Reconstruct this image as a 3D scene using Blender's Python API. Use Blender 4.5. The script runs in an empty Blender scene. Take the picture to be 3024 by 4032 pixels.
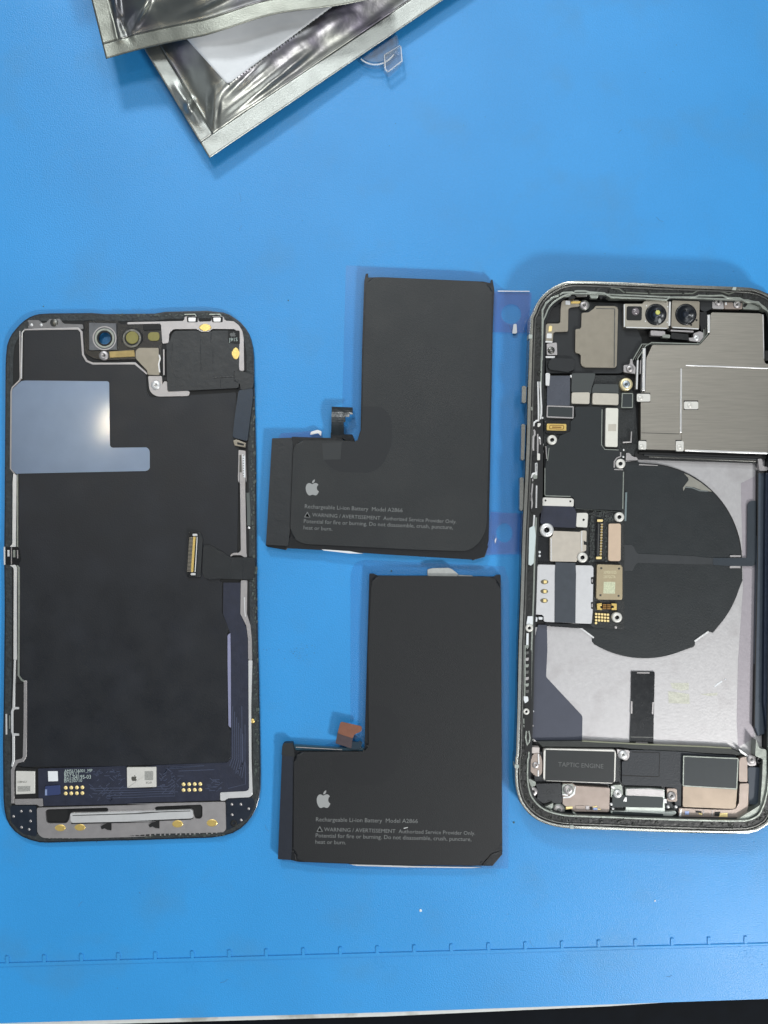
import bpy, bmesh, math, random
from mathutils import Vector, noise
from mathutils.geometry import tessellate_polygon
random.seed(7)
SC = bpy.context.scene
COL = SC.collection

# ------------------------------------------------------------------ camera, world, lamps, exposure
# 1 unit = 1 cm; the bench mat's top is z = 0
CAM_H = 32.0
PPC = 136.0                       # photo pixels per cm on the mat
cam = bpy.data.cameras.new('camera')
cam.sensor_fit = 'VERTICAL'
cam.sensor_height = 24
cam.lens = 24 * CAM_H / (4032 / PPC)
cam.clip_start = 0.5
cam.clip_end = 600
camo = bpy.data.objects.new('camera', cam)
camo.location = (0, 0, CAM_H)
COL.objects.link(camo)
SC.camera = camo

w = bpy.data.worlds.new('World')
SC.world = w
w.use_nodes = True
bg = w.node_tree.nodes['Background']
bg.inputs[0].default_value = (0.80, 0.90, 1.0, 1)
bg.inputs[1].default_value = 0.19


def lamp(name, loc, size, power, color, sy=None, target=(0, 0, 0)):
    l = bpy.data.lights.new(name, 'AREA')
    l.shape = 'RECTANGLE'
    l.size = size
    l.size_y = sy or size
    l.energy = power
    l.color = color
    o = bpy.data.objects.new(name, l)
    o.location = loc
    d = Vector(target) - Vector(loc)
    o.rotation_euler = d.to_track_quat('-Z', 'Y').to_euler()
    COL.objects.link(o)
    return o


lamp('bench_lamp', (36, -42, 48), 9, 30000, (1.0, 0.99, 0.96))
lamp('ceiling_lamp', (-16, 64, 62), 14, 26000, (0.95, 0.99, 1.0), sy=10)
lamp('overhead_fill', (30, 88, 95), 40, 12000, (0.93, 0.98, 1.0), sy=24)  # soft overhead fill, added out of view
lamp('reflection_panel', (10, -22, 95), 26, 3200, (0.92, 0.95, 1.0), sy=36)  # unseen dim panel added for the metals to reflect
lamp('reflection_panel', (27, 14, 95), 14, 1500, (1.0, 0.97, 0.92), sy=26)  # second unseen panel, added to brighten the board shield
for lx, ly, pw in ((-15, 34, 13000), (19, 46, 10000), (28, -44, 6000)):      # unseen lights added to lay bright sheen patches on the mat
    lamp('mat_sheen_light', (lx, ly, 95), 9, pw, (0.95, 0.99, 1.0), sy=12, target=(lx, ly, 0))
lamp('warm_bulb', (-23.2, 7.6, 62), 2.4, 1300, (1.0, 0.84, 0.58), sy=0.5)
lamp('left_rim_fill', (-82, -14, 46), 50, 4000, (0.86, 0.93, 1.0), sy=26)  # unseen soft source added on the left to brighten bevelled rim edges

SC.view_settings.view_transform = 'Standard'
SC.view_settings.look = 'None'
SC.view_settings.exposure = 0.0
SC.view_settings.gamma = 1.0

# ------------------------------------------------------------------ materials


def srgb(c):
    return tuple((x / 255 / 12.92) if x / 255 <= 0.04045 else ((x / 255 + 0.055) / 1.055) ** 2.4 for x in c)


MATS = {}


def mat(name, col, rough=0.5, metal=0.0, bump=0.0, bscale=40.0, var=0.0, vscale=6.0, stretch=None,
        rvar=0.0, spec=0.5, coat=0.0, dirt=None, dscale=3.0, dlo=0.55, dhi=0.7):
    if name in MATS:
        return MATS[name]
    m = bpy.data.materials.new(name)
    m.use_nodes = True
    nt = m.node_tree
    N, L = nt.nodes, nt.links
    b = N['Principled BSDF']
    c = srgb(col)
    b.inputs['Base Color'].default_value = (*c, 1)
    b.inputs['Roughness'].default_value = rough
    b.inputs['Metallic'].default_value = metal
    b.inputs['Specular IOR Level'].default_value = spec
    b.inputs['Coat Weight'].default_value = coat
    b.inputs['Coat Roughness'].default_value = 0.09
    geo = N.new('ShaderNodeNewGeometry')
    vec = geo.outputs['Position']
    if stretch:
        mp = N.new('ShaderNodeMapping')
        mp.inputs['Scale'].default_value = stretch
        L.new(vec, mp.inputs['Vector'])
        vec = mp.outputs['Vector']

    def nz(scale, detail=4):
        n = N.new('ShaderNodeTexNoise')
        n.inputs['Scale'].default_value = scale
        n.inputs['Detail'].default_value = detail
        L.new(vec, n.inputs['Vector'])
        return n
    colout = None
    if var:
        n = nz(vscale)
        r = N.new('ShaderNodeMapRange')
        r.inputs['From Min'].default_value = 0.25
        r.inputs['From Max'].default_value = 0.75
        r.inputs['To Min'].default_value = 1 - var
        r.inputs['To Max'].default_value = 1 + var
        L.new(n.outputs['Fac'], r.inputs['Value'])
        mx = N.new('ShaderNodeVectorMath')
        mx.operation = 'SCALE'
        mx.inputs[0].default_value = c
        L.new(r.outputs[0], mx.inputs['Scale'])
        colout = mx.outputs[0]
    if dirt:
        n = nz(dscale, 6)
        r = N.new('ShaderNodeMapRange')
        r.inputs['From Min'].default_value = dlo
        r.inputs['From Max'].default_value = dhi
        L.new(n.outputs['Fac'], r.inputs['Value'])
        mx = N.new('ShaderNodeMix')
        mx.data_type = 'RGBA'
        L.new(r.outputs[0], mx.inputs['Factor'])
        if colout:
            L.new(colout, mx.inputs['A'])
        else:
            mx.inputs['A'].default_value = (*c, 1)
        mx.inputs['B'].default_value = (*srgb(dirt), 1)
        colout = mx.outputs['Result']
    if colout:
        L.new(colout, b.inputs['Base Color'])
    if rvar:
        n = nz(vscale * 1.7)
        r = N.new('ShaderNodeMapRange')
        r.inputs['To Min'].default_value = max(0.03, rough - rvar)
        r.inputs['To Max'].default_value = rough + rvar
        L.new(n.outputs['Fac'], r.inputs['Value'])
        L.new(r.outputs[0], b.inputs['Roughness'])
    if bump:
        n = nz(bscale, 5)
        bp = N.new('ShaderNodeBump')
        bp.inputs['Strength'].default_value = bump
        bp.inputs['Distance'].default_value = 0.02
        L.new(n.outputs['Fac'], bp.inputs['Height'])
        L.new(bp.outputs[0], b.inputs['Normal'])
    MATS[name] = m
    return m


def film_mat(name, tint, gloss=0.08, rough=0.08):
    m = bpy.data.materials.new(name)
    m.use_nodes = True
    nt = m.node_tree
    N, L = nt.nodes, nt.links
    N.remove(N['Principled BSDF'])
    t = N.new('ShaderNodeBsdfTransparent')
    t.inputs[0].default_value = (*tint, 1)
    g = N.new('ShaderNodeBsdfGlossy')
    g.inputs['Roughness'].default_value = rough
    f = N.new('ShaderNodeLayerWeight')          # facing term: the same from both sides of the thin sheet
    p = N.new('ShaderNodeMath')
    p.operation = 'POWER'
    p.inputs[1].default_value = 4
    L.new(f.outputs['Facing'], p.inputs[0])
    a = N.new('ShaderNodeMath')
    a.operation = 'MULTIPLY_ADD'
    a.inputs[1].default_value = 0.6
    a.inputs[2].default_value = gloss
    L.new(p.outputs[0], a.inputs[0])
    x = N.new('ShaderNodeMixShader')
    L.new(a.outputs[0], x.inputs[0])
    L.new(t.outputs[0], x.inputs[1])
    L.new(g.outputs[0], x.inputs[2])
    L.new(x.outputs[0], N['Material Output'].inputs[0])
    MATS[name] = m
    return m


BLACK = mat('black_plastic', (26, 29, 32), 0.55, bump=0.15, bscale=60, var=0.15, vscale=3)
BLACKG = mat('glossy_black_plastic', (18, 20, 23), 0.25, var=0.2, vscale=4, rvar=0.1)
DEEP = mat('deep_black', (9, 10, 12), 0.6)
GRAPH = mat('graphite_sheet', (21, 24, 30), 0.44, bump=0.16, bscale=24, var=0.15, vscale=0.9, rvar=0.16, spec=0.5, dirt=(30, 33, 40), dscale=0.7, dlo=0.5, dhi=0.75)
GLASSB = mat('glass_black_rim', (26, 34, 46), 0.30, var=0.25, vscale=3, rvar=0.1, coat=0.3)
RIMADH = mat('rim_adhesive', (40, 45, 47), 0.5, bump=0.9, bscale=14, var=0.5, vscale=9, spec=0.5)
PLATE = mat('satin_steel', (176, 172, 172), 0.42, 0.75, bump=0.10, bscale=90, var=0.06, vscale=4, rvar=0.06)
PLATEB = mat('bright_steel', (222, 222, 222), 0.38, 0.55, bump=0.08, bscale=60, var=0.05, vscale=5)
PATCH = mat('silvered_sheet', (126, 144, 172), 0.33, 0.8, bump=0.04, bscale=20, var=0.05, vscale=1.5, rvar=0.03, coat=0.35)
TAN = mat('nickel_can', (150, 143, 130), 0.42, 0.7, bump=0.15, bscale=80, var=0.06, vscale=5, rvar=0.05)
TANP = mat('pink_nickel', (156, 143, 135), 0.42, 0.6, bump=0.12, bscale=80, var=0.08, vscale=5)
COPPERT = mat('tan_chip', (200, 178, 156), 0.55, 0.25, bump=0.1, bscale=80, var=0.04)
BRUSH = mat('brushed_shield', (176, 171, 161), 0.34, 0.95, bump=0.08, bscale=14, var=0.10, vscale=6, stretch=(0.25, 5, 1), rvar=0.05)
MIRROR = mat('polished_steel', (150, 150, 144), 0.24, 1.0, bump=0.10, bscale=8, var=0.12, vscale=2)
DKMET = mat('dark_steel', (105, 105, 102), 0.3, 0.9, bump=0.25, bscale=10, var=0.2, vscale=4)
GOLD = mat('gold_pad', (226, 196, 118), 0.32, 0.6, bump=0.1, bscale=60, var=0.08, vscale=20)
GOLDP = mat('pale_gold_dot', (250, 226, 160), 0.4, 0.4)
NAVY = mat('navy_flex', (36, 40, 56), 0.42, bump=0.15, bscale=25, var=0.18, vscale=4, rvar=0.1)
NAVYT = mat('flex_trace', (66, 73, 94), 0.4)
TAPE = mat('black_tape', (34, 37, 40), 0.35, bump=0.2, bscale=12, var=0.15, vscale=3)
TAPEG = mat('grey_black_tape', (36, 39, 42), 0.4, bump=0.25, bscale=10, var=0.12, vscale=3, rvar=0.12)
STICK = mat('blue_grey_sticker', (74, 78, 88), 0.28, bump=0.15, bscale=5, var=0.1, vscale=3, rvar=0.1)
PCB = mat('board_black', (30, 33, 34), 0.4, bump=0.5, bscale=40, var=0.5, vscale=22)
CHIPW = mat('white_metal_chip', (216, 214, 208), 0.45, 0.3, bump=0.1, bscale=60, var=0.04)
PRINTG = mat('grey_print', (150, 152, 152), 0.6)
PRINTD = mat('dark_print', (72, 72, 66), 0.6)
PRINTL = mat('pale_print', (176, 190, 186), 0.6)
PRINTF = mat('faint_print', (92, 94, 94), 0.5)
FLOOR = mat('midframe_sheet', (188, 186, 187), 0.42, 0.6, bump=0.14, bscale=16, var=0.05, vscale=7, rvar=0.08,
            dirt=(178, 175, 176), dscale=1.6, dlo=0.52, dhi=0.7)
DKSHEET = mat('slate_sheet', (66, 70, 84), 0.5, bump=0.1, bscale=20, var=0.08, vscale=2)
COIL = mat('coil_cover', (23, 29, 32), 0.45, bump=0.25, bscale=22, var=0.16, vscale=1.5, rvar=0.10)
POUCH = mat('battery_pouch', (31, 34, 36), 0.46, bump=0.22, bscale=34, var=0.10, vscale=0.8, rvar=0.10, dirt=(37, 39, 40), dscale=0.9, dlo=0.5, dhi=0.75)
POUCH2 = mat('newer_battery_pouch', (17, 19, 22), 0.50, bump=0.2, bscale=34, var=0.08, vscale=1.0, rvar=0.06)
WRAP = mat('battery_wrap', (10, 13, 18), 0.35, bump=0.3, bscale=6, var=0.2)
CIRC = mat('dark_round_tape', (22, 25, 29), 0.5, var=0.06)
CIRC2 = mat('faint_round_tape', (13, 15, 19), 0.5, var=0.06)
COPPER = mat('copper_flex', (132, 88, 70), 0.4, 0.3, bump=0.15, bscale=20, var=0.08)
COPPERD = mat('brown_flex', (70, 58, 62), 0.4, var=0.1)
GREENS = mat('greenish_steel', (150, 155, 148), 0.35, 0.6, bump=0.3, bscale=8, var=0.15, vscale=5)
OLIVE = mat('olive_filter', (128, 122, 62), 0.35, var=0.1, vscale=12)
WHITE = mat('white_label', (222, 225, 228), 0.55, bump=0.05, bscale=20, var=0.02)
LENS = mat('lens_glass', (12, 16, 22), 0.2)
LENSB = mat('lens_blue', (26, 38, 54), 0.2)
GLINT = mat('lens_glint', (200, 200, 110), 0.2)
FOIL = mat('foil_bag', (144, 146, 141), 0.35, 1.0, bump=0.15, bscale=9, var=0.10, vscale=1.0, rvar=0.08,
           dirt=(108, 104, 116), dscale=0.45, dlo=0.5, dhi=0.65)
FOILS = mat('foil_seal', (158, 161, 157), 0.40, 0.95, bump=0.3, bscale=26, var=0.06, vscale=3)
CRUMB = mat('crumb_grey', (70, 96, 84), 0.8)
CRUMBW = mat('crumb_white', (225, 235, 240), 0.8)
WTAPE = mat('torn_white_tape', (168, 170, 168), 0.6, bump=0.5, bscale=6, var=0.1)
FILM = film_mat('clear_film', (0.938, 0.956, 0.972), 0.02, 0.2)
FILMV = film_mat('violet_film', (0.935, 0.90, 0.965), 0.05, 0.2)
CLEAR = film_mat('clear_plastic', (0.965, 0.98, 0.99), 0.12, 0.2)
CLEARE = film_mat('clear_plastic_edge', (0.99, 0.995, 1.0), 0.40, 0.25)

# ------------------------------------------------------------------ geometry helpers


def crop(x0, y0, s):
    def f(*pts):
        return [(p[0] / s + x0, p[1] / s + y0, *p[2:]) for p in pts]
    return f


d1, d2, d3, d4 = crop(0, 1180, 2.765), crop(500, 1180, 2.765), crop(0, 1900, 2.765), crop(500, 1900, 2.765)
d5, d6 = crop(0, 2600, 2.765), crop(500, 2600, 2.765)
b1, b2, bt, bc = crop(1000, 1000, 1.3825), crop(1000, 2200, 1.3825), crop(1050, 2780, 2.37), crop(1300, 1550, 5.53)
HS = 2.9625
h1, h2, h3, h4, h5 = crop(2000, 1080, HS), crop(2464, 1080, HS), crop(2000, 1500, HS), crop(2464, 1500, HS), crop(2000, 1920, HS)
h6, h7, h8, h9, h10 = crop(2464, 1800, 2.911), crop(2000, 2500, HS), crop(2464, 2500, HS), crop(2000, 2880, HS), crop(2464, 2880, HS)
h11 = crop(2080, 1600, 9.217)
h12 = crop(2020, 2400, 9.217)
g1 = crop(300, 0, 1.106)


def P(px, py, z=0.0):
    f = (CAM_H - z) / CAM_H
    return Vector(((px - 1512) / PPC * f, (2016 - py) / PPC * f, z))


ORG = {}


def link(o, parent, wloc):
    ORG[o.name] = Vector(wloc)
    if parent is None:
        o.location = wloc
    else:
        o.parent = parent
        o.location = Vector(wloc) - ORG[parent.name]
    COL.objects.link(o)
    return o


def empty(name, wloc, label, cat, group=None):
    o = bpy.data.objects.new(name, None)
    o.empty_display_size = 0.5
    link(o, None, wloc)
    o['label'] = label
    o['category'] = cat
    if group:
        o['group'] = group
    return o


def tag(o, label, cat=None, group=None):
    o['label'] = label
    if cat:
        o['category'] = cat
    if group:
        o['group'] = group
    return o


def from_bm(name, bm, mats, parent, smooth=False):
    me = bpy.data.meshes.new(name)
    c = Vector((0, 0, 0))
    n = len(bm.verts)
    for v in bm.verts:
        c += v.co
    c /= max(1, n)
    c.z = min(v.co.z for v in bm.verts)
    for v in bm.verts:
        v.co -= c
    if smooth:
        for f in bm.faces:
            f.smooth = True
    bm.to_mesh(me)
    bm.free()
    for m in (mats if isinstance(mats, (list, tuple)) else [mats]):
        me.materials.append(m)
    o = bpy.data.objects.new(name, me)
    return link(o, parent, c)


def area(pts):
    return 0.5 * sum(pts[i][0] * pts[(i + 1) % len(pts)][1] - pts[(i + 1) % len(pts)][0] * pts[i][1] for i in range(len(pts)))


def rnd(pts, r=0, seg=4):
    """round polygon corners; a third value on a point is its own radius"""
    out = []
    n = len(pts)
    for i in range(n):
        p = Vector(pts[i][:2])
        rr = pts[i][2] if len(pts[i]) > 2 else r
        if rr <= 0:
            out.append((p.x, p.y))
            continue
        a = Vector(pts[i - 1][:2]) - p
        b = Vector(pts[(i + 1) % n][:2]) - p
        la, lb = a.length, b.length
        if la < 1e-4 or lb < 1e-4:
            out.append((p.x, p.y))
            continue
        t = min(rr, la * 0.48, lb * 0.48)
        A, B = p + a / la * t, p + b / lb * t
        for k in range(seg + 1):
            u = k / seg
            q = (1 - u) ** 2 * A + 2 * u * (1 - u) * p + u * u * B
            out.append((q.x, q.y))
    return out


def circ(cx, cy, r, n=28, ry=None, a0=0, a1=360):
    ry = ry or r
    full = (a1 - a0) == 360
    return [(cx + r * math.cos(math.radians(a0 + (a1 - a0) * k / (n if full else n - 1))),
             cy + ry * math.sin(math.radians(a0 + (a1 - a0) * k / (n if full else n - 1)))) for k in range(n)]


def rect(x0, y0, x1, y1):
    return [(x0, y0), (x1, y0), (x1, y1), (x0, y1)]


LIFT = [lambda x, y: 0.0]


def add_prism(bm, poly, z0, z1, holes=(), bev=0.0, seg=2, mi=0):
    lift = LIFT[0]

    def ring(pts):
        return [P(p[0], p[1], z1 + lift(p[0], p[1])) for p in pts]
    poly = [p[:2] for p in poly]
    cl = []
    for p in poly:                                 # drop doubled points
        if not cl or math.hypot(p[0] - cl[-1][0], p[1] - cl[-1][1]) > 0.05:
            cl.append(p)
    if math.hypot(cl[0][0] - cl[-1][0], cl[0][1] - cl[-1][1]) <= 0.05:
        cl.pop()
    poly = cl
    if area(poly) > 0:      # image y is down: positive image area = clockwise in the world
        poly = poly[::-1]
    rings = [ring(poly)]
    for h in holes:
        h = [p[:2] for p in h]
        if area(h) < 0:
            h = h[::-1]
        rings.append(ring(h))
    dz = z1 - z0
    tops = [[bm.verts.new(v) for v in r] for r in rings]
    bots = [[bm.verts.new((v.x, v.y, v.z - dz)) for v in r] for r in rings]
    faces = []
    if not holes:
        faces.append(bm.faces.new(tops[0]))
        bm.faces.new(bots[0][::-1])
    else:
        ft = [v for r in tops for v in r]
        fb = [v for r in bots for v in r]
        for t in tessellate_polygon([[Vector((v.x, v.y, 0)) for v in r] for r in rings]):
            a, b, c = t
            n = (ft[b].co - ft[a].co).cross(ft[c].co - ft[a].co)
            if n.z < 0:
                a, b, c = a, c, b
            try:
                faces.append(bm.faces.new((ft[a], ft[b], ft[c])))
                bm.faces.new((fb[c], fb[b], fb[a]))
            except ValueError:
                pass
    edges = []
    for tr, br in zip(tops, bots):
        n = len(tr)
        for i in range(n):
            j = (i + 1) % n
            f = bm.faces.new((tr[i], br[i], br[j], tr[j]))
            f.material_index = mi
            if bev:
                e = bm.edges.get((tr[i], tr[j]))
                if e:
                    edges.append(e)
    for f in faces:
        f.material_index = mi
    if bev:
        bmesh.ops.bevel(bm, geom=edges, offset=bev / PPC, segments=seg, affect='EDGES', profile=0.5, clamp_overlap=True)
    return bm


def prism(name, poly, z0, z1, m, parent, holes=(), bev=0.0, seg=2, smooth=False):
    bm = bmesh.new()
    add_prism(bm, poly, z0, z1, holes, bev, seg)
    return from_bm(name, bm, m, parent, smooth)


def offset(poly, d):
    """inset (d>0) a closed polygon in picture pixels"""
    s = 1 if area(poly) > 0 else -1
    n = len(poly)
    out = []
    for i in range(n):
        a, p, b = Vector(poly[i - 1][:2]), Vector(poly[i][:2]), Vector(poly[(i + 1) % n][:2])
        u, v = (p - a), (b - p)
        if u.length < 1e-5 or v.length < 1e-5:
            continue
        u.normalize()
        v.normalize()
        nu, nv = Vector((-u.y, u.x)) * s, Vector((-v.y, v.x)) * s
        k = nu + nv
        if k.length < 1e-5:
            continue
        k.normalize()
        q = p + k * d / max(0.5, k.dot(nu))
        out.append((q.x, q.y))
    return out


def frame(name, poly, wdt, z0, z1, m, parent, bev=0.0, r=4):
    return prism(name, rnd(poly, r), z0, z1, m, parent, holes=[rnd(offset(poly, wdt), r * 0.3)], bev=bev)


def strip_poly(path, wd):
    L, R = [], []
    n = len(path)
    for i in range(n):
        p = Vector(path[i][:2])
        a = Vector(path[max(0, i - 1)][:2])
        b = Vector(path[min(n - 1, i + 1)][:2])
        t = (b - a).normalized()
        nn = Vector((-t.y, t.x)) * wd / 2
        L.append((p.x + nn.x, p.y + nn.y))
        R.append((p.x - nn.x, p.y - nn.y))
    return L + R[::-1]


def strip(name, path, wd, z0, z1, m, parent, bev=0.0):
    return prism(name, strip_poly(path, wd), z0, z1, m, parent, bev=bev)


LATHE = {}


def lathe_mesh(key, prof, mats, n=22):
    """prof: (r, z, material index of the band that starts here)"""
    if key in LATHE:
        return LATHE[key]
    bm = bmesh.new()
    rings = []
    for r, z, mi in prof:
        if r == 0:
            rings.append([bm.verts.new((0, 0, z))])
        else:
            rings.append([bm.verts.new((r * math.cos(2 * math.pi * k / n), r * math.sin(2 * math.pi * k / n), z)) for k in range(n)])
    for i in range(len(rings) - 1):
        a, b = rings[i], rings[i + 1]
        for k in range(n):
            j = (k + 1) % n
            if len(a) == 1:
                f = bm.faces.new((a[0], b[k], b[j]))
            elif len(b) == 1:
                f = bm.faces.new((a[k], b[0], a[j]))
            else:
                f = bm.faces.new((a[k], b[k], b[j], a[j]))
            f.material_index = prof[i][2]
            f.smooth = True
    bmesh.ops.recalc_face_normals(bm, faces=bm.faces)
    me = bpy.data.meshes.new(key)
    bm.to_mesh(me)
    bm.free()
    for m in mats:
        me.materials.append(m)
    LATHE[key] = me
    return me


def place(name, me, px, py, z, parent, label=None):
    o = bpy.data.objects.new(name, me)
    zz = z + LIFT[0](px, py)
    link(o, parent, P(px, py, zz))
    if label:
        o['label'] = label
    return o


def screw(px, py, r, z, parent, m=None, name='screw', label=None):
    m = m or PLATEB
    R = r / PPC
    me = lathe_mesh('screw_%s_%.1f' % (m.name, r),
                    [(0, -0.25 * R, 1), (0.26 * R, -0.22 * R, 0), (0.36 * R, 0.10 * R, 0), (0.55 * R, 0.16 * R, 0), (0.66 * R, 0.02 * R, 0),
                     (0.82 * R, 0.05 * R, 0), (R, -0.12 * R, 0), (R, -0.8 * R, 0)], [m, DKMET])
    return place(name, me, px, py, z, parent, label)


def standoff(px, py, r, z, parent, m=None, name='standoff', hole=0.38):
    m = m or CHIPW
    R = r / PPC
    me = lathe_mesh('standoff_%s_%.1f_%.2f' % (m.name, r, hole),
                    [(0, -0.5 * R, 1), (hole * R, -0.5 * R, 1), (hole * R, 0, 0), (hole * 1.25 * R, 0.1 * R, 0), (0.88 * R, 0.1 * R, 0), (R, -0.02 * R, 0),
                     (R, -0.9 * R, 0)], [m, BLACKG])
    return place(name, me, px, py, z, parent)


def dot(px, py, r, z, parent, m, name='contact_pad', h=0.15):
    R = r / PPC
    me = lathe_mesh('dot_%s_%.1f' % (m.name, r), [(0, 0.02, 0), (0.8 * R, 0.018, 0), (R, 0.008, 0), (R, -0.02, 0)], [m], n=16)
    return place(name, me, px, py, z, parent)


def printed(text, A, B, z, m, parent, name='printed_text', hscale=1.0, align_h=None):
    cu = bpy.data.curves.new('t', 'FONT')
    cu.body = text
    cu.size = 1
    cu.resolution_u = 2
    ob = bpy.data.objects.new('t', cu)
    COL.objects.link(ob)
    dg = bpy.context.evaluated_depsgraph_get()
    me = bpy.data.meshes.new_from_object(ob.evaluated_get(dg))
    bpy.data.objects.remove(ob)
    xs = [v.co.x for v in me.vertices]
    x0, x1 = min(xs), max(xs)
    A, B = Vector(A), Vector(B)
    d = B - A
    s = d.length / (x1 - x0)
    d.normalize()
    up = Vector((d.y, -d.x))
    if up.y > 0:
        up = -up
    ws = []
    for v in me.vertices:
        q = A + d * (v.co.x - x0) * s + up * v.co.y * s * hscale
        ws.append(P(q.x, q.y, z + LIFT[0](q.x, q.y)))
    c = sum(ws, Vector()) / len(ws)
    for v, p in zip(me.vertices, ws):
        v.co = p - c
    me.name = name
    me.materials.clear()
    me.materials.append(m)
    o = bpy.data.objects.new(name, me)
    return link(o, parent, c)


def bez(p0, p1, p2, p3, n=8):
    return [tuple((1 - t) ** 3 * a + 3 * (1 - t) ** 2 * t * b + 3 * (1 - t) * t * t * c + t ** 3 * d
                  for a, b, c, d in zip(p0, p1, p2, p3)) for t in [k / n for k in range(n)]]


# bitten-fruit logo outline in a 0..1 box (y down)
def logo(box, z, m, parent, name='logo'):
    x0, y0, x1, y1 = box
    body = []
    segs = [((.50, .29), (.58, .26), (.66, .21), (.75, .22)), ((.75, .22), (.85, .225), (.92, .27), (.965, .335)),
            ((.965, .335), (.80, .43), (.80, .66), (1.0, .745)), ((1.0, .745), (.95, .87), (.85, .995), (.75, .995)),
            ((.75, .995), (.66, .995), (.62, .95), (.53, .95)), ((.53, .95), (.43, .95), (.38, 1.0), (.30, 1.0)),
            ((.30, 1.0), (.16, 1.0), (.0, .76), (.0, .545)), ((.0, .545), (.0, .34), (.13, .225), (.27, .225)),
            ((.27, .225), (.37, .225), (.44, .285), (.50, .29))]
    for s in segs:
        body += bez(*s, n=6)
    leaf = []
    for s in [((.49, .22), (.47, .10), (.58, .01), (.70, .0)), ((.70, .0), (.72, .12), (.62, .23), (.49, .22))]:
        leaf += bez(*s, n=6)
    bm = bmesh.new()
    for part in (body, leaf):
        add_prism(bm, [(x0 + (x1 - x0) * p[0], y0 + (y1 - y0) * p[1]) for p in part], z - 0.002, z)
    return from_bm(name, bm, m, parent)


# ------------------------------------------------------------------ the bench: mat, its white backing edge, dark table
def structure(o):
    o['kind'] = 'structure'
    return o


mm = mat('silicone_mat', (50, 146, 214), 0.38, bump=0.40, bscale=26, var=0.075, vscale=0.22, rvar=0.05, spec=0.5,  # broad tone noise paints in uneven light; dirt is the mat's smudges
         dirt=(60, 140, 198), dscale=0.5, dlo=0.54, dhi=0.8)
# fine speckled grain on top of the broad variation
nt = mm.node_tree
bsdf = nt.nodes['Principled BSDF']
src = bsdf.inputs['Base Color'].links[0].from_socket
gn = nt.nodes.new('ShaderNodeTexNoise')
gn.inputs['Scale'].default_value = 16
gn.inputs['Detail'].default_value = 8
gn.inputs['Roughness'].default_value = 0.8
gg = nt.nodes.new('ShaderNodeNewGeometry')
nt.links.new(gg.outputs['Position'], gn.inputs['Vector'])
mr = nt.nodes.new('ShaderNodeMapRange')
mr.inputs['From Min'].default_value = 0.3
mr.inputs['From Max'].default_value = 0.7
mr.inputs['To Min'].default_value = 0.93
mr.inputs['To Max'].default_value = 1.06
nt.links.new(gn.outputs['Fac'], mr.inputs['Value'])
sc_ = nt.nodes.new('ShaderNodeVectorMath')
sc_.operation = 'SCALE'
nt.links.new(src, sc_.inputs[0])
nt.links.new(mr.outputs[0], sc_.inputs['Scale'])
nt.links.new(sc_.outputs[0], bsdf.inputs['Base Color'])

mat_poly = [(-1500, -1600), (4700, -1600), (4700, 3868), (3024, 3933), (1512, 3986), (0, 4029), (-1500, 4072)]
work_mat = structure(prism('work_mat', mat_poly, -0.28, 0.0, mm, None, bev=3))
structure(prism('white_sheet', [(-1500, -1500), (2400, -1500), (2750, 3938), (2400, 3962), (1512, 4002), (0, 4044), (-1500, 4090)], -0.40, -0.285,
                mat('white_board', (226, 226, 220), 0.6, var=0.05, dirt=(180, 180, 170), dscale=1.0), None))
structure(prism('table', [(-3000, -2500), (6000, -2500), (6000, 6500), (-3000, 6500)], -1.6, -0.9,
                mat('table_top', (8, 13, 20), 0.75, var=0.3, vscale=2, spec=0.15), None))
# ruler ridge with its graduations and worn raised numerals


def ry(x):
    return 3797 - x * (3797 - 3716) / 3024


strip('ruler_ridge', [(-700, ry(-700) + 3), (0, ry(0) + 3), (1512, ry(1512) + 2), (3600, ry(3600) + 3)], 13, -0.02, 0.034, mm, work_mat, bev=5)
for i in range(-2, 24):
    x = 28 + 145.8 * i - 0.35 * i * 0.0
    if i > 14:
        x -= (i - 14) * 1.2
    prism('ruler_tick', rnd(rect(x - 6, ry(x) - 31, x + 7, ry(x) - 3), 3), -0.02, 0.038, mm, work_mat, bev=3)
for t, x in (('10', 755), ('15', 1500), ('20', 2230), ('25', 2948)):
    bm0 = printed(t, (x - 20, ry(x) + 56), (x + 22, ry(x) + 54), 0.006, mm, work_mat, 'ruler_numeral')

# ------------------------------------------------------------------ screen assembly, back side up
scr = empty('phone_screen', P(512, 2270, 0), 'phone screen lying face down, black backing with thin silver frame edges',
            'phone screen')
outline = d1((60, 750), (63, 620), (75, 500), (98, 430), (130, 370), (170, 320), (215, 270), (262, 228), (320, 190), (375, 168), (430, 155), (560, 148), (1000, 145),
             (1150, 155)) + d2((300, 150), (420, 130), (870, 120), (1050, 138), (1120, 165), (1180, 205), (1240, 250), (1290, 306), (1330, 370), (1355, 440), (1372, 520),
                               (1380, 600), (1385, 800), (1405, 1700)) + d4((1410, 550), (1415, 1100), (1425, 1700)) + \
    d6((1438, 200), (1447, 700), (1455, 1200), (1452, 1400), (1438, 1500), (1410, 1600), (1365, 1690), (1310, 1765), (1240, 1830), (1150, 1882), (1040, 1915),
       (920, 1932), (500, 1945), (0, 1962)) + \
    d5((1300, 1962), (520, 1985), (430, 1983), (330, 1958), (240, 1922), (165, 1868), (105, 1800), (65, 1720), (45, 1620), (36, 1500), (35, 1300), (30, 900), (40, 500)) + \
    d3((50, 1500), (50, 1250), (45, 800), (50, 300))
camhole = circ(411.5, 1331.5, 25)
prism('cover_glass', outline, 0.03, 0.15, GLASSB, scr, holes=[camhole], bev=4)
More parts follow.
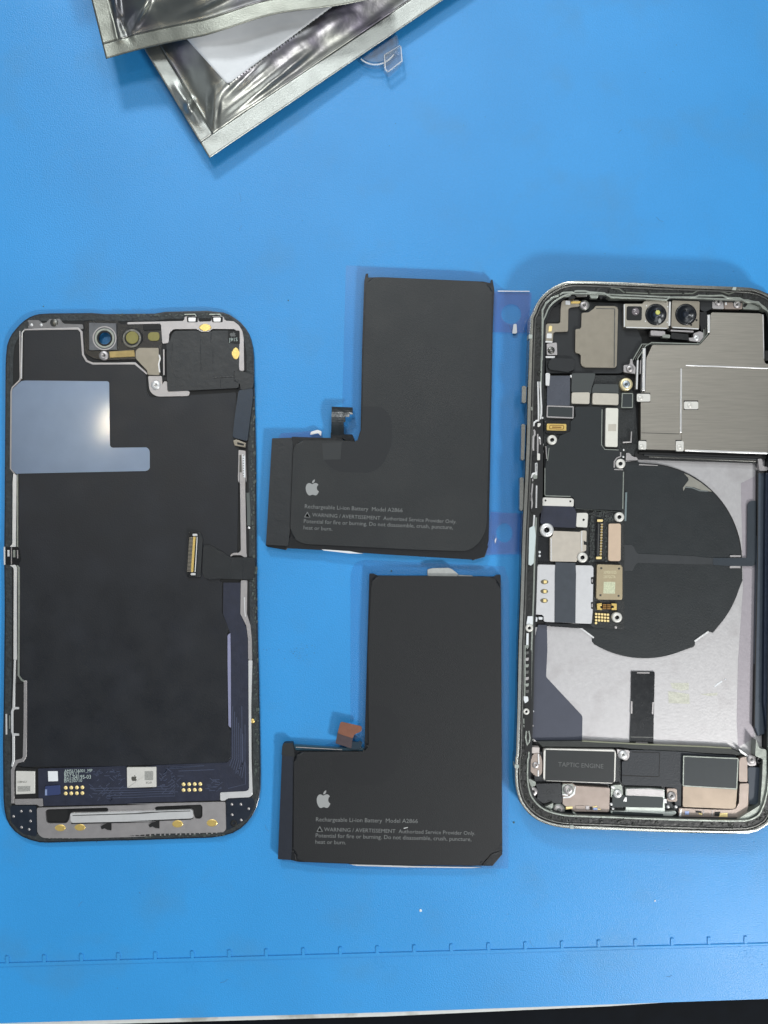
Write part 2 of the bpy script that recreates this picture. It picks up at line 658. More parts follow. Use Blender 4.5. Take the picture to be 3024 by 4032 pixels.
# rim moulding, rough with dried adhesive
prism('rim_moulding', offset(outline, 5), 0.14, 0.185, RIMADH, scr, holes=[offset(outline, 30)], bev=2)
prism('back_panel', offset(outline, 28), 0.14, 0.17, DEEP, scr, holes=[camhole])
# graphite sheet
gs = d1((262, 350), (285, 330), (850, 328), (875, 350), (890, 600), (925, 670), (1010, 710), (1480, 705), (1590, 830), (1600, 1000))
gs += [(590, 1565), (930, 1545), (940, 1760), (934, 2180), (900, 2200), (862, 2290)]
gs += d4((1035, 1080), (1035, 1420), (1110, 1600), (1090, 1650)) + d6((1095, 100), (1095, 730), (1128, 760), (1130, 1070), (1090, 1110), (330, 1135))
gs += d5((1380, 1150), (230, 1160), (205, 1130), (290, 1060), (290, 240), (215, 210)) + d3((215, 950), (200, 905), (205, 200)) + [(76, 1864), (95, 1500)]
prism('graphite_sheet', rnd(gs, 6), 0.165, 0.200, GRAPH, scr, bev=2)
pt = d1((265, 880, 20), (1170, 888, 25), (1188, 900), (1197, 1590), (1215, 1612), (1600, 1608, 30), (1630, 1640, 20), (1630, 1840, 30), (1595, 1865, 20), (215, 1893), (180, 1900),
        (130, 1850), (110, 1830), (115, 990), (225, 890))
prism('silvered_patch', rnd(pt, 4), 0.19, 0.206, PATCH, scr, bev=1)
# left silver edging
strip('edge_trim', d1((215, 340), (218, 620), (225, 850), (215, 880), (130, 955), (118, 1000), (112, 1840), (160, 1900)), 5, 0.17, 0.225, PLATE, scr, bev=1.5)
strip('edge_trim', d1((262, 330), (238, 360), (236, 640), (232, 860)), 3.5, 0.17, 0.225, PLATEB, scr, bev=1)
strip('edge_trim', d1((262, 326), (850, 310), (890, 350), (900, 600), (940, 670), (1010, 700), (1470, 690), (1600, 810)), 7, 0.17, 0.222, PLATE, scr, bev=2)
prism('edge_trim', rnd(d1((295, 222), (420, 222), (470, 262), (520, 240), (530, 210), (650, 208), (690, 262), (900, 268), (910, 320), (300, 312), (320, 262)), 5), 0.15, 0.20,
      mat('grey_steel', (120, 120, 122), 0.4, 0.7, var=0.1), scr, bev=1.5)  # darker grey metal for the top left trim
for q in d1((345, 275), (450, 275)):
    dot(q[0], q[1], 6, 0.20, scr, PLATEB, 'rivet')
dot(*d1((590, 250))[0], 16, 0.196, scr, DKMET, 'rivet')
prism('edge_trim', rnd(d3((145, -100), (180, -80), (172, 600), (172, 700), (105, 700), (135, 670), (138, 0)), 3), 0.16, 0.23, PLATEB, scr, bev=1.5)
strip('edge_trim', d3((190, -90), (190, 350), (190, 700)), 5, 0.16, 0.225, GREENS, scr)
prism('side_clip', rnd(d3((60, 705), (205, 705), (230, 830), (205, 890), (60, 895)), 3), 0.15, 0.21, BLACKG, scr, bev=1)
prism('clip_spring', d3((80, 735), (102, 735), (102, 805), (80, 805)), 0.2, 0.24, PLATEB, scr, bev=1)
prism('clip_spring', d3((140, 735), (165, 735), (165, 815), (140, 815)), 0.2, 0.24, GREENS, scr, bev=1)
strip('clip_spring', d3((48, 700), (50, 895)), 6, 0.13, 0.2, PLATEB, scr)
strip('clip_spring', d3((190, 735), (192, 825)), 4, 0.2, 0.235, PLATE, scr)
strip('clip_spring', d3((124, 700), (124, 890)), 3, 0.2, 0.235, PLATE, scr)
prism('edge_trim', rnd(d3((105, 900), (165, 895), (185, 925), (182, 1200), (183, 1934), (147, 1934), (150, 930)), 4), 0.16, 0.23, PLATEB, scr, bev=1.5)
strip('edge_trim', d3((180, 905), (205, 925), (205, 1300), (200, 2100), (235, 2150), (262, 2165)), 7, 0.16, 0.225, GREENS, scr, bev=1)
strip('edge_trim', d5((275, 220), (275, 700), (272, 1050), (250, 1090), (180, 1100), (150, 1160), (135, 1200), (138, 1560)), 13, 0.16, 0.225, PLATE, scr, bev=2)
strip('edge_trim', d5((160, 0), (155, 250), (152, 520), (130, 555), (130, 780), (150, 820), (150, 1090), (130, 1160)), 8, 0.16, 0.228, PLATEB, scr, bev=2)
prism('bracket_slot', d5((160, 258), (252, 255), (255, 1070), (165, 1080), (162, 830), (140, 790), (140, 555), (160, 520)), 0.17, 0.205, DEEP, scr)
for y in (520, 808):
    prism('bracket_tab', rnd(d5((150, y - 14), (205, y - 10), (208, y + 12), (150, y + 14)), 2), 0.2, 0.235, PLATEB, scr, bev=1)
strip('clip_spring', d5((68, 585), (70, 808)), 6, 0.14, 0.21, PLATEB, scr)
strip('clip_spring', d5((104, 600), (106, 745)), 4, 0.17, 0.22, GREENS, scr)
# right edge of the sheet: connector pad and silver rail
prism('side_rail', rnd(d2((1215, 1635), (1290, 1645), (1300, 1970), (1285, 2010)) + d4((1290, 0), (1300, 770), (1308, 810), (1280, 815), (1240, 790), (1150, 790), (1130, 810), (1125, 790),
      (1160, 765), (1215, 765), (1240, 740), (1230, 10)) + d2((1232, 2010), (1208, 1970)), 4), 0.16, 0.235, PLATE, scr, bev=2)
prism('rail_window', rnd(d2((1225, 1690), (1245, 1690), (1250, 1880), (1225, 1880)), 2), 0.2, 0.238, DKMET, scr)
prism('rail_window', rnd(d2((1255, 1680), (1285, 1700), (1290, 1940), (1265, 1930)), 2), 0.2, 0.240, WHITE, scr, bev=1)
for k in range(9):
    q = d2((1268, 1700 + k * 27))[0]
    dot(q[0], q[1], 2.2, 0.232, scr, DKMET, 'contact_pad')
prism('side_rail', rnd(d4((1240, 1065), (1310, 1065), (1305, 1430), (1345, 1560), (1358, 1700), (1362, 1932), (1320, 1932), (1318, 1700), (1300, 1560), (1235, 1430)), 4),
      0.16, 0.235, PLATE, scr, bev=2)
strip('side_rail', d4((1278, 1250), (1282, 1400), (1290, 1460)), 4, 0.2, 0.245, PLATEB, scr)
prism('side_rail', rnd(d6((1322, 0), (1365, 0), (1352, 500), (1355, 1080), (1368, 1460), (1340, 1490), (1090, 1502), (1070, 1528), (1015, 1528), (1015, 1440), (1310, 1425), (1330, 1400),
                        (1325, 600)), 4), 0.16, 0.235, PLATEB, scr, bev=2)
prism('side_rail', rnd(d4((1095, 1660), (1125, 1640), (1130, 1930)) + d6((1132, 735), (1105, 715), (1095, 0)), 3), 0.2, 0.232,
      mat('lilac_steel', (170, 172, 205), 0.35, 0.7, var=0.05), scr, bev=1)
dot(*d6((1368, 660))[0], 9, 0.2, scr, GOLD, 'contact_pad')
strip('rim_bar', d4((1315, 110), (1325, 300), (1325, 470)), 14, 0.17, 0.21, mat('grey_moulding', (84, 90, 88), 0.5), scr, bev=2)
dot(*d4((1328, 492))[0], 5, 0.2, scr, PLATEB, 'rivet')
# rough torn adhesive bits along the right rim
bm = bmesh.new()
for k in range(150):
    y = random.uniform(1560, 3080)
    x = random.uniform(985, 1003) + (y - 1560) * 0.012
    r = random.uniform(1.5, 4.5)
    add_prism(bm, circ(x, y, r, 6, ry=r * random.uniform(0.8, 2.2)), 0.17, 0.19 + random.random() * 0.025)
for k in range(60):
    x = random.uniform(420, 900)
    r = random.uniform(1.5, 4)
    add_prism(bm, circ(x, (1240 if k % 2 else 3296 - (x - 500) * 0.02) + random.uniform(-4, 4), r * 1.6, 6, ry=r), 0.17, 0.19 + random.random() * 0.02)
o = from_bm('adhesive_residue', bm, mat('adhesive_bits', (70, 78, 74), 0.4, var=0.4, vscale=10), scr)
o['kind'] = 'stuff'

# navy flex circuit along the bottom and up the right
fx = d4((1050, 1090), (1238, 1090), (1240, 1450), (1300, 1580), (1318, 1720), (1320, 1930)) + \
    d6((1320, 0), (1325, 600), (1330, 1395), (1310, 1422), (1015, 1438), (1010, 1525), (560, 1540), (0, 1550)) + \
    d5((1650, 1555), (670, 1582), (475, 1585), (470, 1500), (420, 1500), (415, 1180), (1380, 1150), (1385, 1180)) + d6((325, 1140), (1090, 1112), (1130, 1070), (1132, 0)) + \
    d4((1130, 1930), (1125, 1650), (1110, 1600), (1045, 1430))
prism('display_flex', rnd(fx, 3), 0.17, 0.207, NAVY, scr, bev=1)
tr = []
for k in range(7):
    o_ = k * 22
    tr.append(d6((1150 + o_, 500 + 60 * k), (1152 + o_, 1060 + o_ * 0.3), (1120 + o_, 1140 + o_), (1120 + o_, 1150 + o_)))
for k in range(5):
    yy = 1395 + k * 26
    tr.append(d5((980 + k * 60, yy), (1659, yy - 12)) + d6((100, yy - 15), (440 + 20 * k, yy - 22), (520, yy - 70)))
for k in range(4):
    tr.append(d6((380 + 12 * k, 1290 - 30 * k), (430 + 10 * k, 1180 - 5 * k), (600 + 80 * k, 1172 - 8 * k)))
tr.append(d6((560, 1205), (950, 1190)))
tr.append(d6((1250, 500), (1255, 1150), (1180, 1230)))
tr.append(d6((1285, 700), (1290, 1350), (1100, 1395)))
for t in tr:
    strip('flex_trace', t, 2.6, 0.2, 0.2105, NAVYT, scr)
bm = bmesh.new()
for k in range(110):
    if k < 60:
        x, y = random.uniform(350, 490), random.uniform(3035, 3150)
    else:
        x, y = random.uniform(630, 715), random.uniform(3030, 3120)
        if k > 90:
            x, y = random.uniform(810, 870), random.uniform(3070, 3115)
    a = random.choice((0, 0.7, -0.7))
    l = random.uniform(3, 12)
    add_prism(bm, strip_poly([(x - l * math.cos(a), y - l * math.sin(a)), (x + l * math.cos(a), y + l * math.sin(a))], 2.4), 0.2, 0.2108)
o = from_bm('flex_relief', bm, NAVYT, scr)
o['kind'] = 'stuff'
for bx, by in ((259, 3101.5), (723, 3088)):
    for i in range(4):
        for j in range(2):
            dot(bx + i * 21.9, by + j * 22.5 - i * 0.5, 7.4, 0.2, scr, GOLDP, 'contact_pad')
prism('code_sticker', d5((522, 1208), (628, 1207), (632, 1315), (526, 1318)), 0.2, 0.216, WHITE, scr)
for i, t in enumerate(('AMS612A001_MP', 'REV0.17', '821-04195-03', 'BH230710')):
    ww = (305, 165, 290, 195)[i]
    a = d5((700, 1222 + i * 36), (700 + ww, 1216 + i * 36))
    printed(t, a[0][:2], a[1][:2], 0.212, PRINTL, scr, hscale=1.15)
prism('small_chip', rnd(d5((490, 1370), (655, 1360), (660, 1460), (495, 1475)), 5), 0.2, 0.24, mat('navy_chip', (62, 74, 116), 0.35, 0.3), scr, bev=3)
prism('small_chip', d5((490, 1405), (512, 1405), (512, 1470), (490, 1470)), 0.2, 0.245, mat('pale_solder', (150, 165, 205), 0.4, 0.4), scr)
ch = prism('driver_chip', rnd(d5((1382, 1165), (1659, 1163)) + d6((318, 1160), (320, 1378), (0, 1388)) + d5((1659, 1388), (1385, 1388)), 2), 0.2, 0.26, CHIPW, scr, bev=2)
q = d5((1430, 1250), (1490, 1315))
logo((q[0][0], q[0][1], q[1][0], q[1][1]), 0.2625, PRINTD, ch)
prism('code_sticker', d6((192, 1207), (285, 1207), (285, 1305), (192, 1305)), 0.258, 0.263, mat('chip_mark', (150, 150, 146), 0.6, bump=0.8, bscale=20, var=0.5, vscale=60), ch)
a = d6((205, 1342), (272, 1340))
printed('3CLR', a[0][:2], a[1][:2], 0.263, PRINTD, ch)
ch = prism('driver_chip', d5((172, 1207), (380, 1210), (380, 1452), (172, 1460)), 0.2, 0.255, CHIPW, scr, bev=2)
a = d5((190, 1335), (290, 1333))
printed('328NG1', a[0][:2], a[1][:2], 0.258, PRINTD, ch)
prism('code_sticker', d5((190, 1370), (330, 1368), (330, 1425), (190, 1430)), 0.253, 0.2575, MATS['chip_mark'], ch)
prism('chip_well', d5((165, 1160), (395, 1180), (400, 1500), (168, 1500)), 0.16, 0.201, DEEP, scr)
prism('corner_plate', rnd(d5((162, 1510), (465, 1505), (470, 1590), (418, 1590), (415, 1570), (162, 1572)), 4), 0.18, 0.222, PLATE, scr, bev=2)
# bottom silver plate with two slots and a raised bar
slotL = rnd(d5((495, 1640, 20), (520, 1622), (1165, 1603, 18), (1185, 1625), (1165, 1648, 12), (790, 1655), (765, 1665), (750, 1740), (725, 1775, 15), (505, 1775, 15)), 6)
slotR = rnd(d6((300, 1605, 15), (330, 1590), (800, 1570, 20), (822, 1590, 15), (822, 1700), (800, 1725, 15), (740, 1725, 15), (715, 1640), (690, 1625), (315, 1640, 12)), 6)
bp_ = d5((402, 1605, 8), (1659, 1572)) + d6((0, 1565), (1072, 1540, 8), (1078, 1845, 25), (1045, 1872), (780, 1880), (300, 1888), (0, 1912)) + \
    d5((1659, 1915), (1400, 1925), (900, 1938), (460, 1935, 20), (405, 1880, 20))
bp_ = rnd(bp_, 2)
botp = prism('bottom_plate', bp_, 0.17, 0.232, PLATE, scr, holes=[slotL, slotR])
bar = prism('raised_bar', rnd(d5((765, 1665, 8), (1659, 1640)) + d6((0, 1650), (700, 1625, 8), (718, 1640), (718, 1715), (690, 1722), (0, 1750)) + d5((1659, 1750), (785, 1770, 8), (768, 1745)), 4),
            0.2, 0.30, PLATEB, scr, bev=7, seg=3)
strip('bar_groove', d5((790, 1690), (1659, 1665)) + d6((100, 1660), (690, 1640)), 3, 0.28, 0.302, DKMET, bar)
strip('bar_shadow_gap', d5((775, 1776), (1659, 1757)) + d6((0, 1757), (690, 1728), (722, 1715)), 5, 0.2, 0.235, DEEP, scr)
for q in d5((655, 1825), (870, 1820)):
    prism('gold_contact', circ(q[0], q[1], 22, 20, ry=14), 0.22, 0.242, GOLD, scr, bev=3)
for q in d6((550, 1782), (925, 1772)):
    prism('gold_contact', circ(q[0], q[1], 22, 20, ry=15), 0.22, 0.242, GOLD, scr, bev=3)
for q in d5((1150, 1790)) + d6((290, 1770)):
    x, y = q[:2]
    prism('torn_foam', [(x - 20, y + 8), (x - 8, y), (x + 8, y - 4), (x + 12, y - 22), (x + 24, y - 22), (x + 22, y - 6), (x + 22, y + 22), (x + 6, y + 20), (x - 4, y + 14), (x - 16, y + 18)],
          0.22, 0.27, DEEP, scr)
bm = bmesh.new()
for k in range(34):
    x = 190 + k * 20 + random.uniform(-5, 5)
    y = 3299 - (x - 190) * 0.031
    add_prism(bm, rect(x - random.uniform(1.5, 3), y - 6, x + random.uniform(2, 4), y + random.uniform(2, 6)), 0.17, 0.225)
o = from_bm('plate_teeth', bm, PLATE, scr)
o['kind'] = 'stuff'
for q in d5((232, 1642), (332, 1640), (148, 1698), (333, 1750), (235, 1817), (318, 1840)) + d6((1142, 1568), (1240, 1566), (1325, 1615), (1145, 1680), (1243, 1738)):
    dot(q[0], q[1], 5.5, 0.186, scr, PLATE, 'locating_dot')
prism('corner_panel', rnd(d5((110, 1580), (400, 1580), (400, 1920), (250, 1890), (120, 1760)), 12), 0.16, 0.19, GLASSB, scr)
prism('corner_panel', rnd(d6((1080, 1505), (1370, 1490), (1400, 1560), (1320, 1720), (1080, 1860)), 12), 0.16, 0.19, GLASSB, scr)
standoff(*d6((1162, 1775))[0], 13, 0.20, scr, DEEP, 'hole_ring')
# top right: speaker plate, gold contacts, soft black cover
tp = d2((0, 245), (620, 232), (628, 185), (770, 182), (780, 240), (920, 236), (925, 180), (1050, 182), (1065, 228), (1160, 235), (1215, 275), (1255, 340), (1270, 420), (1275, 775), (1225, 775),
        (1215, 660), (1150, 640), (1125, 570), (1160, 500), (1225, 480), (1225, 400), (1180, 320), (920, 318), (900, 350), (800, 350), (770, 318), (510, 320), (460, 360), (455, 470), (385, 480),
        (370, 260), (0, 268))
prism('speaker_plate', rnd(tp, 4), 0.17, 0.25, PLATE, scr, bev=2)
prism('earpiece_cover', rnd(d2((500, 340, 12), (770, 335), (800, 358), (905, 358), (925, 335), (1180, 335, 15), (1225, 400), (1215, 960), (440, 1000), (430, 470), (465, 460)), 6),
      0.19, 0.262, TAPEG, scr, bev=3)
for p, wd in ((d2((500, 460), (480, 640), (510, 780), (545, 870)), 3), (d2((800, 430), (805, 780)), 3), (d2((935, 560), (935, 700)), 3), (d2((915, 360), (915, 460)), 2.5),
              (d2((940, 850), (1170, 838)), 5), (d2((1020, 860), (1020, 960)), 2), (d2((1168, 770), (1172, 890)), 4)):
    strip('cover_crease', p, wd, 0.25, 0.266, BLACKG if wd > 3.5 else TAPEG, scr, bev=1)
prism('foam_label', rnd(d2((1098, 335), (1225, 335), (1228, 485), (1102, 470)), 5), 0.25, 0.270, DEEP, scr)
q = d2((1120, 350), (1185, 402))
logo((q[0][0], q[0][1], q[1][0], q[1][1]), 0.273, PRINTF, scr)
a = d2((1110, 455), (1205, 450))
printed('J91S', a[0][:2], a[1][:2], 0.273, PRINTL, scr)
prism('gold_contact', circ(*d2((850, 302))[0], 24, 24, ry=14), 0.24, 0.27, GOLD, scr, bev=3)
prism('gold_contact', circ(*d2((1183, 585))[0], 15, 24, ry=24), 0.24, 0.27, GOLD, scr, bev=3)
for cx in (710, 982):
    prism('spring_clip', rnd(d2((cx - 60, 185), (cx + 62, 185), (cx + 60, 245), (cx - 55, 245)), 3), 0.2, 0.255, DEEP, scr, bev=1)
    prism('spring_clip', rnd(d2((cx - 42, 195), (cx + 38, 195), (cx + 36, 238), (cx - 40, 238)), 2), 0.22, 0.275, PLATEB, scr, bev=2)
    strip('spring_clip', d2((cx - 85, 160), (cx + 30, 158), (cx + 42, 178)), 4, 0.15, 0.2, GREENS, scr)
# sensor housing
sh = rnd(d1((925, 230), (1270, 225), (1310, 265)) + d2((10, 262), (375, 262), (378, 470), (385, 500), (370, 880), (240, 830)) + d1((1490, 650), (1180, 655), (1020, 640), (940, 590), (915, 540)), 5)
prism('sensor_housing', sh, 0.165, 0.215, BLACKG, scr, holes=[camhole], bev=2)
cam_o = circ(411.5, 1331.5, 24)
prism('camera_bracket', d1((968, 250), (1265, 258), (1272, 545), (970, 550)), 0.2, 0.27, mat('grey_bracket', (98, 100, 104), 0.42, 0.5, bump=0.4, bscale=12, var=0.15), scr, holes=[cam_o], bev=3)
for r0, r1, z, m in ((47, 43, 0.285, PLATE), (38, 31, 0.29, GREENS), (31, 24.5, 0.30, DEEP)):
    prism('camera_ring', circ(411.5, 1331.5, r0, 40), 0.25, z, m, scr, holes=[circ(411.5, 1331.5, r1, 40)])
prism('sensor_ring', circ(521, 1329, 42, 36, ry=38), 0.2, 0.25, DEEP, scr, bev=3)
prism('sensor_ring', circ(519, 1332, 36, 36), 0.24, 0.27, DKMET, scr, holes=[circ(519, 1332, 29)])
prism('sensor_filter', circ(520, 1329, 25, 32), 0.25, 0.268, OLIVE, scr, bev=2)
prism('sensor_filter', rnd(d2((220, 400, 14), (240, 355, 10), (345, 352, 10), (355, 400), (345, 445, 10), (245, 448, 10)), 6), 0.2, 0.25, OLIVE, scr, bev=2)
prism('sensor_step', d2((175, 275), (375, 270), (375, 330), (180, 335)), 0.2, 0.245, DEEP, scr, bev=2)
screw(*d1((1128, 607))[0], 19, 0.26, scr, PLATE)
prism('gold_flex', d1((1190, 565), (1460, 550), (1470, 620), (1195, 632)), 0.2, 0.24, mat('brass_flex', (160, 140, 92), 0.4, 0.5, var=0.2, vscale=5), scr, bev=1)
prism('sensor_shield', rnd(d2((95, 555), (130, 525), (345, 525), (352, 820), (225, 815), (220, 770), (95, 640)), 3), 0.2, 0.285, TAN, scr, bev=4, seg=3)
strip('shield_lip', d2((350, 600), (360, 640), (345, 700), (355, 790)), 5, 0.25, 0.29, PLATEB, scr)
prism('sensor_foot', rnd(d2((230, 830, 6), (380, 830, 6), (385, 930), (400, 890), (435, 890), (440, 990), (670, 992, 12), (685, 1010, 10), (670, 1048, 12), (320, 1055, 30), (245, 1000, 30)), 4),
      0.18, 0.24, PLATE, scr, bev=3)
screw(*d2((312, 930))[0], 18, 0.27, scr, PLATEB)
strip('foot_rib', d2((400, 540), (402, 820)), 5, 0.2, 0.27, PLATE, scr)
prism('foot_slot', rnd(d2((385, 490), (440, 480), (440, 540), (410, 545), (405, 840), (440, 850), (440, 880), (380, 885), (375, 500)), 3), 0.19, 0.225, DEEP, scr)
# sensor flex on the right edge
prism('proximity_flex', rnd(d2((1215, 985), (1370, 960), (1372, 1050), (1310, 1540), (1150, 1500), (1170, 1300)), 8), 0.2, 0.272,
      mat('blue_black_flex', (36, 48, 62), 0.35, bump=0.1, var=0.1), scr, bev=2)
prism('flex_tape', rnd(d2((1170, 775), (1230, 770), (1360, 810), (1385, 850), (1370, 960), (1240, 985), (1225, 900), (1170, 885)), 6), 0.25, 0.285, TAPE, scr, bev=3)
prism('flex_connector', d2((1155, 1535), (1190, 1520), (1295, 1560), (1290, 1610), (1170, 1590)), 0.25, 0.31, TAN, scr, bev=2)
prism('flex_connector', d2((1200, 1550), (1275, 1570), (1270, 1590), (1200, 1575)), 0.3, 0.315, DEEP, scr)
# main display connector and its folded flex
prism('flex_tape', rnd(d4((830, 690), (900, 680), (1050, 760), (1120, 815), (1310, 815), (1400, 830), (1380, 1050), (1310, 1058), (1000, 1045), (880, 1060), (820, 1000)), 6),
      0.2, 0.262, TAPE, scr, bev=4)
strip('tape_fold', d4((1150, 820), (1125, 920), (1135, 1045)), 4, 0.25, 0.27, TAPEG, scr, bev=1.5)
strip('tape_fold', d4((1270, 820), (1265, 1050)), 4, 0.25, 0.27, TAPEG, scr, bev=1.5)
con = prism('display_connector', rnd(d4((668, 545, 6), (690, 533), (795, 545, 8), (825, 600), (800, 1030, 8), (650, 1030, 8)), 4), 0.2, 0.275, TAPEG, scr, bev=2)
prism('connector_shell', rnd(d4((672, 540), (775, 545), (752, 1025), (655, 1025)), 3), 0.26, 0.315, BLACKG, con, bev=2)
strip('contact_row', d4((734, 590), (708, 975)), 9, 0.3, 0.322, GOLD, con)
strip('contact_row', d4((764, 590), (742, 975)), 3.5, 0.3, 0.325, PLATEB, con)
for k in range(26):
    t = k / 25
    q = d4((700 - 24 * t, 600 + 365 * t))[0]
    prism('contact_pin', rect(q[0] - 8, q[1] - 1.3, q[0] + 9, q[1] + 1.3), 0.3, 0.32, TAN, con)
for y, xx in ((570, 742), (997, 722)):
    prism('connector_key', rnd(d4((xx - 28, y - 12), (xx + 24, y - 12), (xx + 24, y + 12), (xx - 28, y + 12)), 2), 0.3, 0.33, PLATEB, con, bev=2)

# ------------------------------------------------------------------ batteries


def battery(name, pos, label, wrapo, face, board, z1, m, circp, cm, lg, lines, tri, grp='L-shaped phone batteries'):
    b = empty(name, pos, label, 'battery', grp)
    prism('wrap', wrapo, 0.03, z1 - 0.09, WRAP, b, bev=3)
    prism('cell', face, 0.06, z1, m, b, bev=11, seg=4, smooth=False)
    if board:
        prism('board_cover', board, 0.04, z1 - 0.055, TAPEG if m is POUCH else NAVYB, b, bev=3)
    prism('round_tape', circp, z1 - 0.01, z1 + 0.003, cm, b)
    logo(lg, z1 + 0.006, PRINTG, b)
    for t, A, B in lines:
        printed(t, A, B, z1 + 0.005, PRINTW, b)
    (tx, ty) = tri
    outer = rnd([(tx - 13, ty + 10), (tx, ty - 13), (tx + 13, ty + 10.5)], 3)
    prism('warning_triangle', outer, z1 - 0.005, z1 + 0.005, PRINTW, b, holes=[offset(outer, 3)])
    prism('warning_mark', rect(tx - 1.2, ty - 4, tx + 1.2, ty + 5), z1 - 0.005, z1 + 0.005, PRINTW, b)
    return b


NAVYB = mat('blue_black_cover', (28, 33, 44), 0.4, bump=0.15, bscale=12, var=0.1)
PRINTW = mat('battery_print', (114, 116, 116), 0.6)
T1, T2, T3, T4 = 'Rechargeable Li-ion Battery  Model A2866', 'WARNING / AVERTISSEMENT  Authorized Service Provider Only.', \
    'Potential for fire or burning. Do not disassemble, crush, puncture,', 'heat or burn.'
wr = rnd(b1((600, 150), (608, 108, 2), (622, 106, 2), (618, 128), (700, 126), (1250, 150), (1292, 160), (1290, 140, 2), (1299, 140, 2), (1308, 190), (1300, 420), (1278, 1560), (1255, 1640), (1190, 1664),
            (700, 1635), (370, 1612), (180, 1602), (170, 1590), (198, 1540), (205, 995), (480, 1003), (482, 1015), (560, 1022), (580, 960), (588, 520)), 3)
fc = rnd(b1((612, 190, 20), (628, 132, 34), (680, 127, 20), (1230, 150, 30), (1296, 175, 38), (1290, 600), (1266, 1500, 40), (1225, 1575, 34), (1165, 1618, 34), (900, 1610), (260, 1578, 60), (196, 1530, 40),
            (214, 1060, 30), (245, 1014, 30), (480, 1016), (560, 1024), (588, 960), (596, 560)), 6)
bd = rnd(b1((98, 1003, 3), (205, 1000), (212, 1040), (195, 1520), (185, 1590), (65, 1583, 3)), 3)
cp = rnd(b1((592, 830), (690, 830, 30), (735, 868, 30), (751, 915, 20), (750, 1040, 30), (705, 1145, 40), (640, 1192, 30), (455, 1186, 30), (400, 1150, 20), (380, 1118, 8), (470, 1120),
            (480, 1018), (560, 1026), (585, 960)), 6)
bat1 = battery('phone_battery', P(1500, 1650, 0), 'worn black L-shaped phone battery with black connector tail, above the other battery', wr, fc, bd, 0.40, POUCH, cp, CIRC,
               (1203.6, 1888, 1255.5, 1951),
               [(T1, (1200, 2001), (1585, 2017)), (T2, (1229, 2034), (1797, 2061)), (T3, (1196, 2059), (1783, 2084)), (T4, (1195, 2084), (1308, 2090))], (1210, 2027))
prism('tape_square', b1((370, 1030), (478, 1024), (470, 1118), (378, 1120)), 0.38, 0.406, mat('square_tape', (42, 45, 47), 0.45), bat1)
prism('corner_crinkle', b1((1205, 1640, 3), (1240, 1600), (1262, 1570), (1276, 1590), (1256, 1650), (1190, 1668)), 0.1, 0.30, WRAP, bat1, bev=2)
prism('corner_crinkle', b1((60, 1583), (75, 1575), (190, 1592), (175, 1612), (75, 1595)), 0.04, 0.2, WRAP, bat1, bev=2)
LIFT[0] = lambda x, y: 0.16 * math.sin(min(1, max(0, (1720 - y) / 120)) * math.pi) + 0.02
TAILM = mat('black_tail', (34, 40, 44), 0.22, bump=0.5, bscale=4, var=0.3, vscale=4)
bm = bmesh.new()
tailp = rnd(bc((35, 285, 3), (490, 320, 6), (490, 500, 5), (350, 545, 6), (315, 640), (300, 880), (15, 960)), 1)
for k in range(12):       # cut into cross bands so that the tail really bends
    ya, yb = 1601 + k * 10.2, 1601 + (k + 1) * 10.2
    xr = 1389 if k < 3 else (1376 if k == 3 else (1360 if k < 6 else 1354))
    add_prism(bm, [(1306 - k * 0.25, ya), (xr, ya + 3 * (k < 3)), (xr, yb + 3 * (k < 2)), (1306 - k * 0.25, yb)], 0.235, 0.25)
bmesh.ops.remove_doubles(bm, verts=bm.verts, dist=0.004)
from_bm('connector_tail', bm, TAILM, bat1)
LIFT[0] = lambda x, y: 0.0
prism('tail_root', rnd(bc((15, 840), (300, 850), (300, 885), (490, 888, 5), (545, 1045), (400, 1050), (250, 965), (10, 965)), 2), 0.1, 0.30, BLACKG, bat1, bev=3)

wr2 = rnd(b2((628, 82, 2), (650, 82), (672, 92), (1310, 98), (1322, 88), (1343, 88, 2), (1345, 400), (1352, 1600, 6), (1300, 1672, 4), (700, 1668), (240, 1650), (200, 1640), (205, 1020), (215, 1015),
             (228, 1045), (500, 1045), (600, 1050), (602, 1000), (616, 500)), 2)
fc2 = rnd(b2((638, 150, 20), (650, 96, 30), (900, 94), (1290, 98, 30), (1340, 130, 26), (1343, 600), (1350, 1560, 6), (1305, 1590, 30), (1240, 1660, 20), (1180, 1668), (700, 1664), (260, 1648, 40),
             (215, 1610, 30), (218, 1085, 25), (250, 1052, 25), (600, 1050), (625, 1020), (622, 500)), 5)
bd2 = rnd(b2((155, 1003, 14), (212, 1003), (216, 1080), (205, 1640), (130, 1636, 3)), 3)
cp2 = rnd(b2((632, 800), (720, 795, 40), (790, 860, 40), (800, 1050, 30), (760, 1170, 40), (690, 1232, 30), (520, 1230, 30), (420, 1150, 40), (430, 1080), (600, 1052), (628, 1020)), 6)
bat2 = battery('phone_battery', P(1560, 2850, 0), 'clean black L-shaped phone battery with bare copper connector tail, below the other battery', wr2, fc2, bd2, 0.36, POUCH2, cp2, CIRC2,
               (1247, 3112.5, 1300.6, 3181.7),
               [(T1, (1244, 3234), (1645, 3241)), (T2, (1276, 3273), (1871, 3288)), (T3, (1243, 3297), (1856, 3312)), (T4, (1242, 3322), (1362, 3325))], (1259, 3265))
prism('board_cap', rnd(b2((155, 1003, 14), (212, 1003), (222, 1080), (150, 1068)), 2), 0.1, 0.32, BLACK, bat2, bev=3)
prism('board_cap', b2((205, 1590), (222, 1590), (232, 1650), (200, 1638)), 0.1, 0.31, WRAP, bat2, bev=2)
prism('corner_crinkle', b2((1348, 1590), (1352, 1610), (1300, 1672), (1240, 1668), (1290, 1610)), 0.1, 0.30, WRAP, bat2, bev=2)
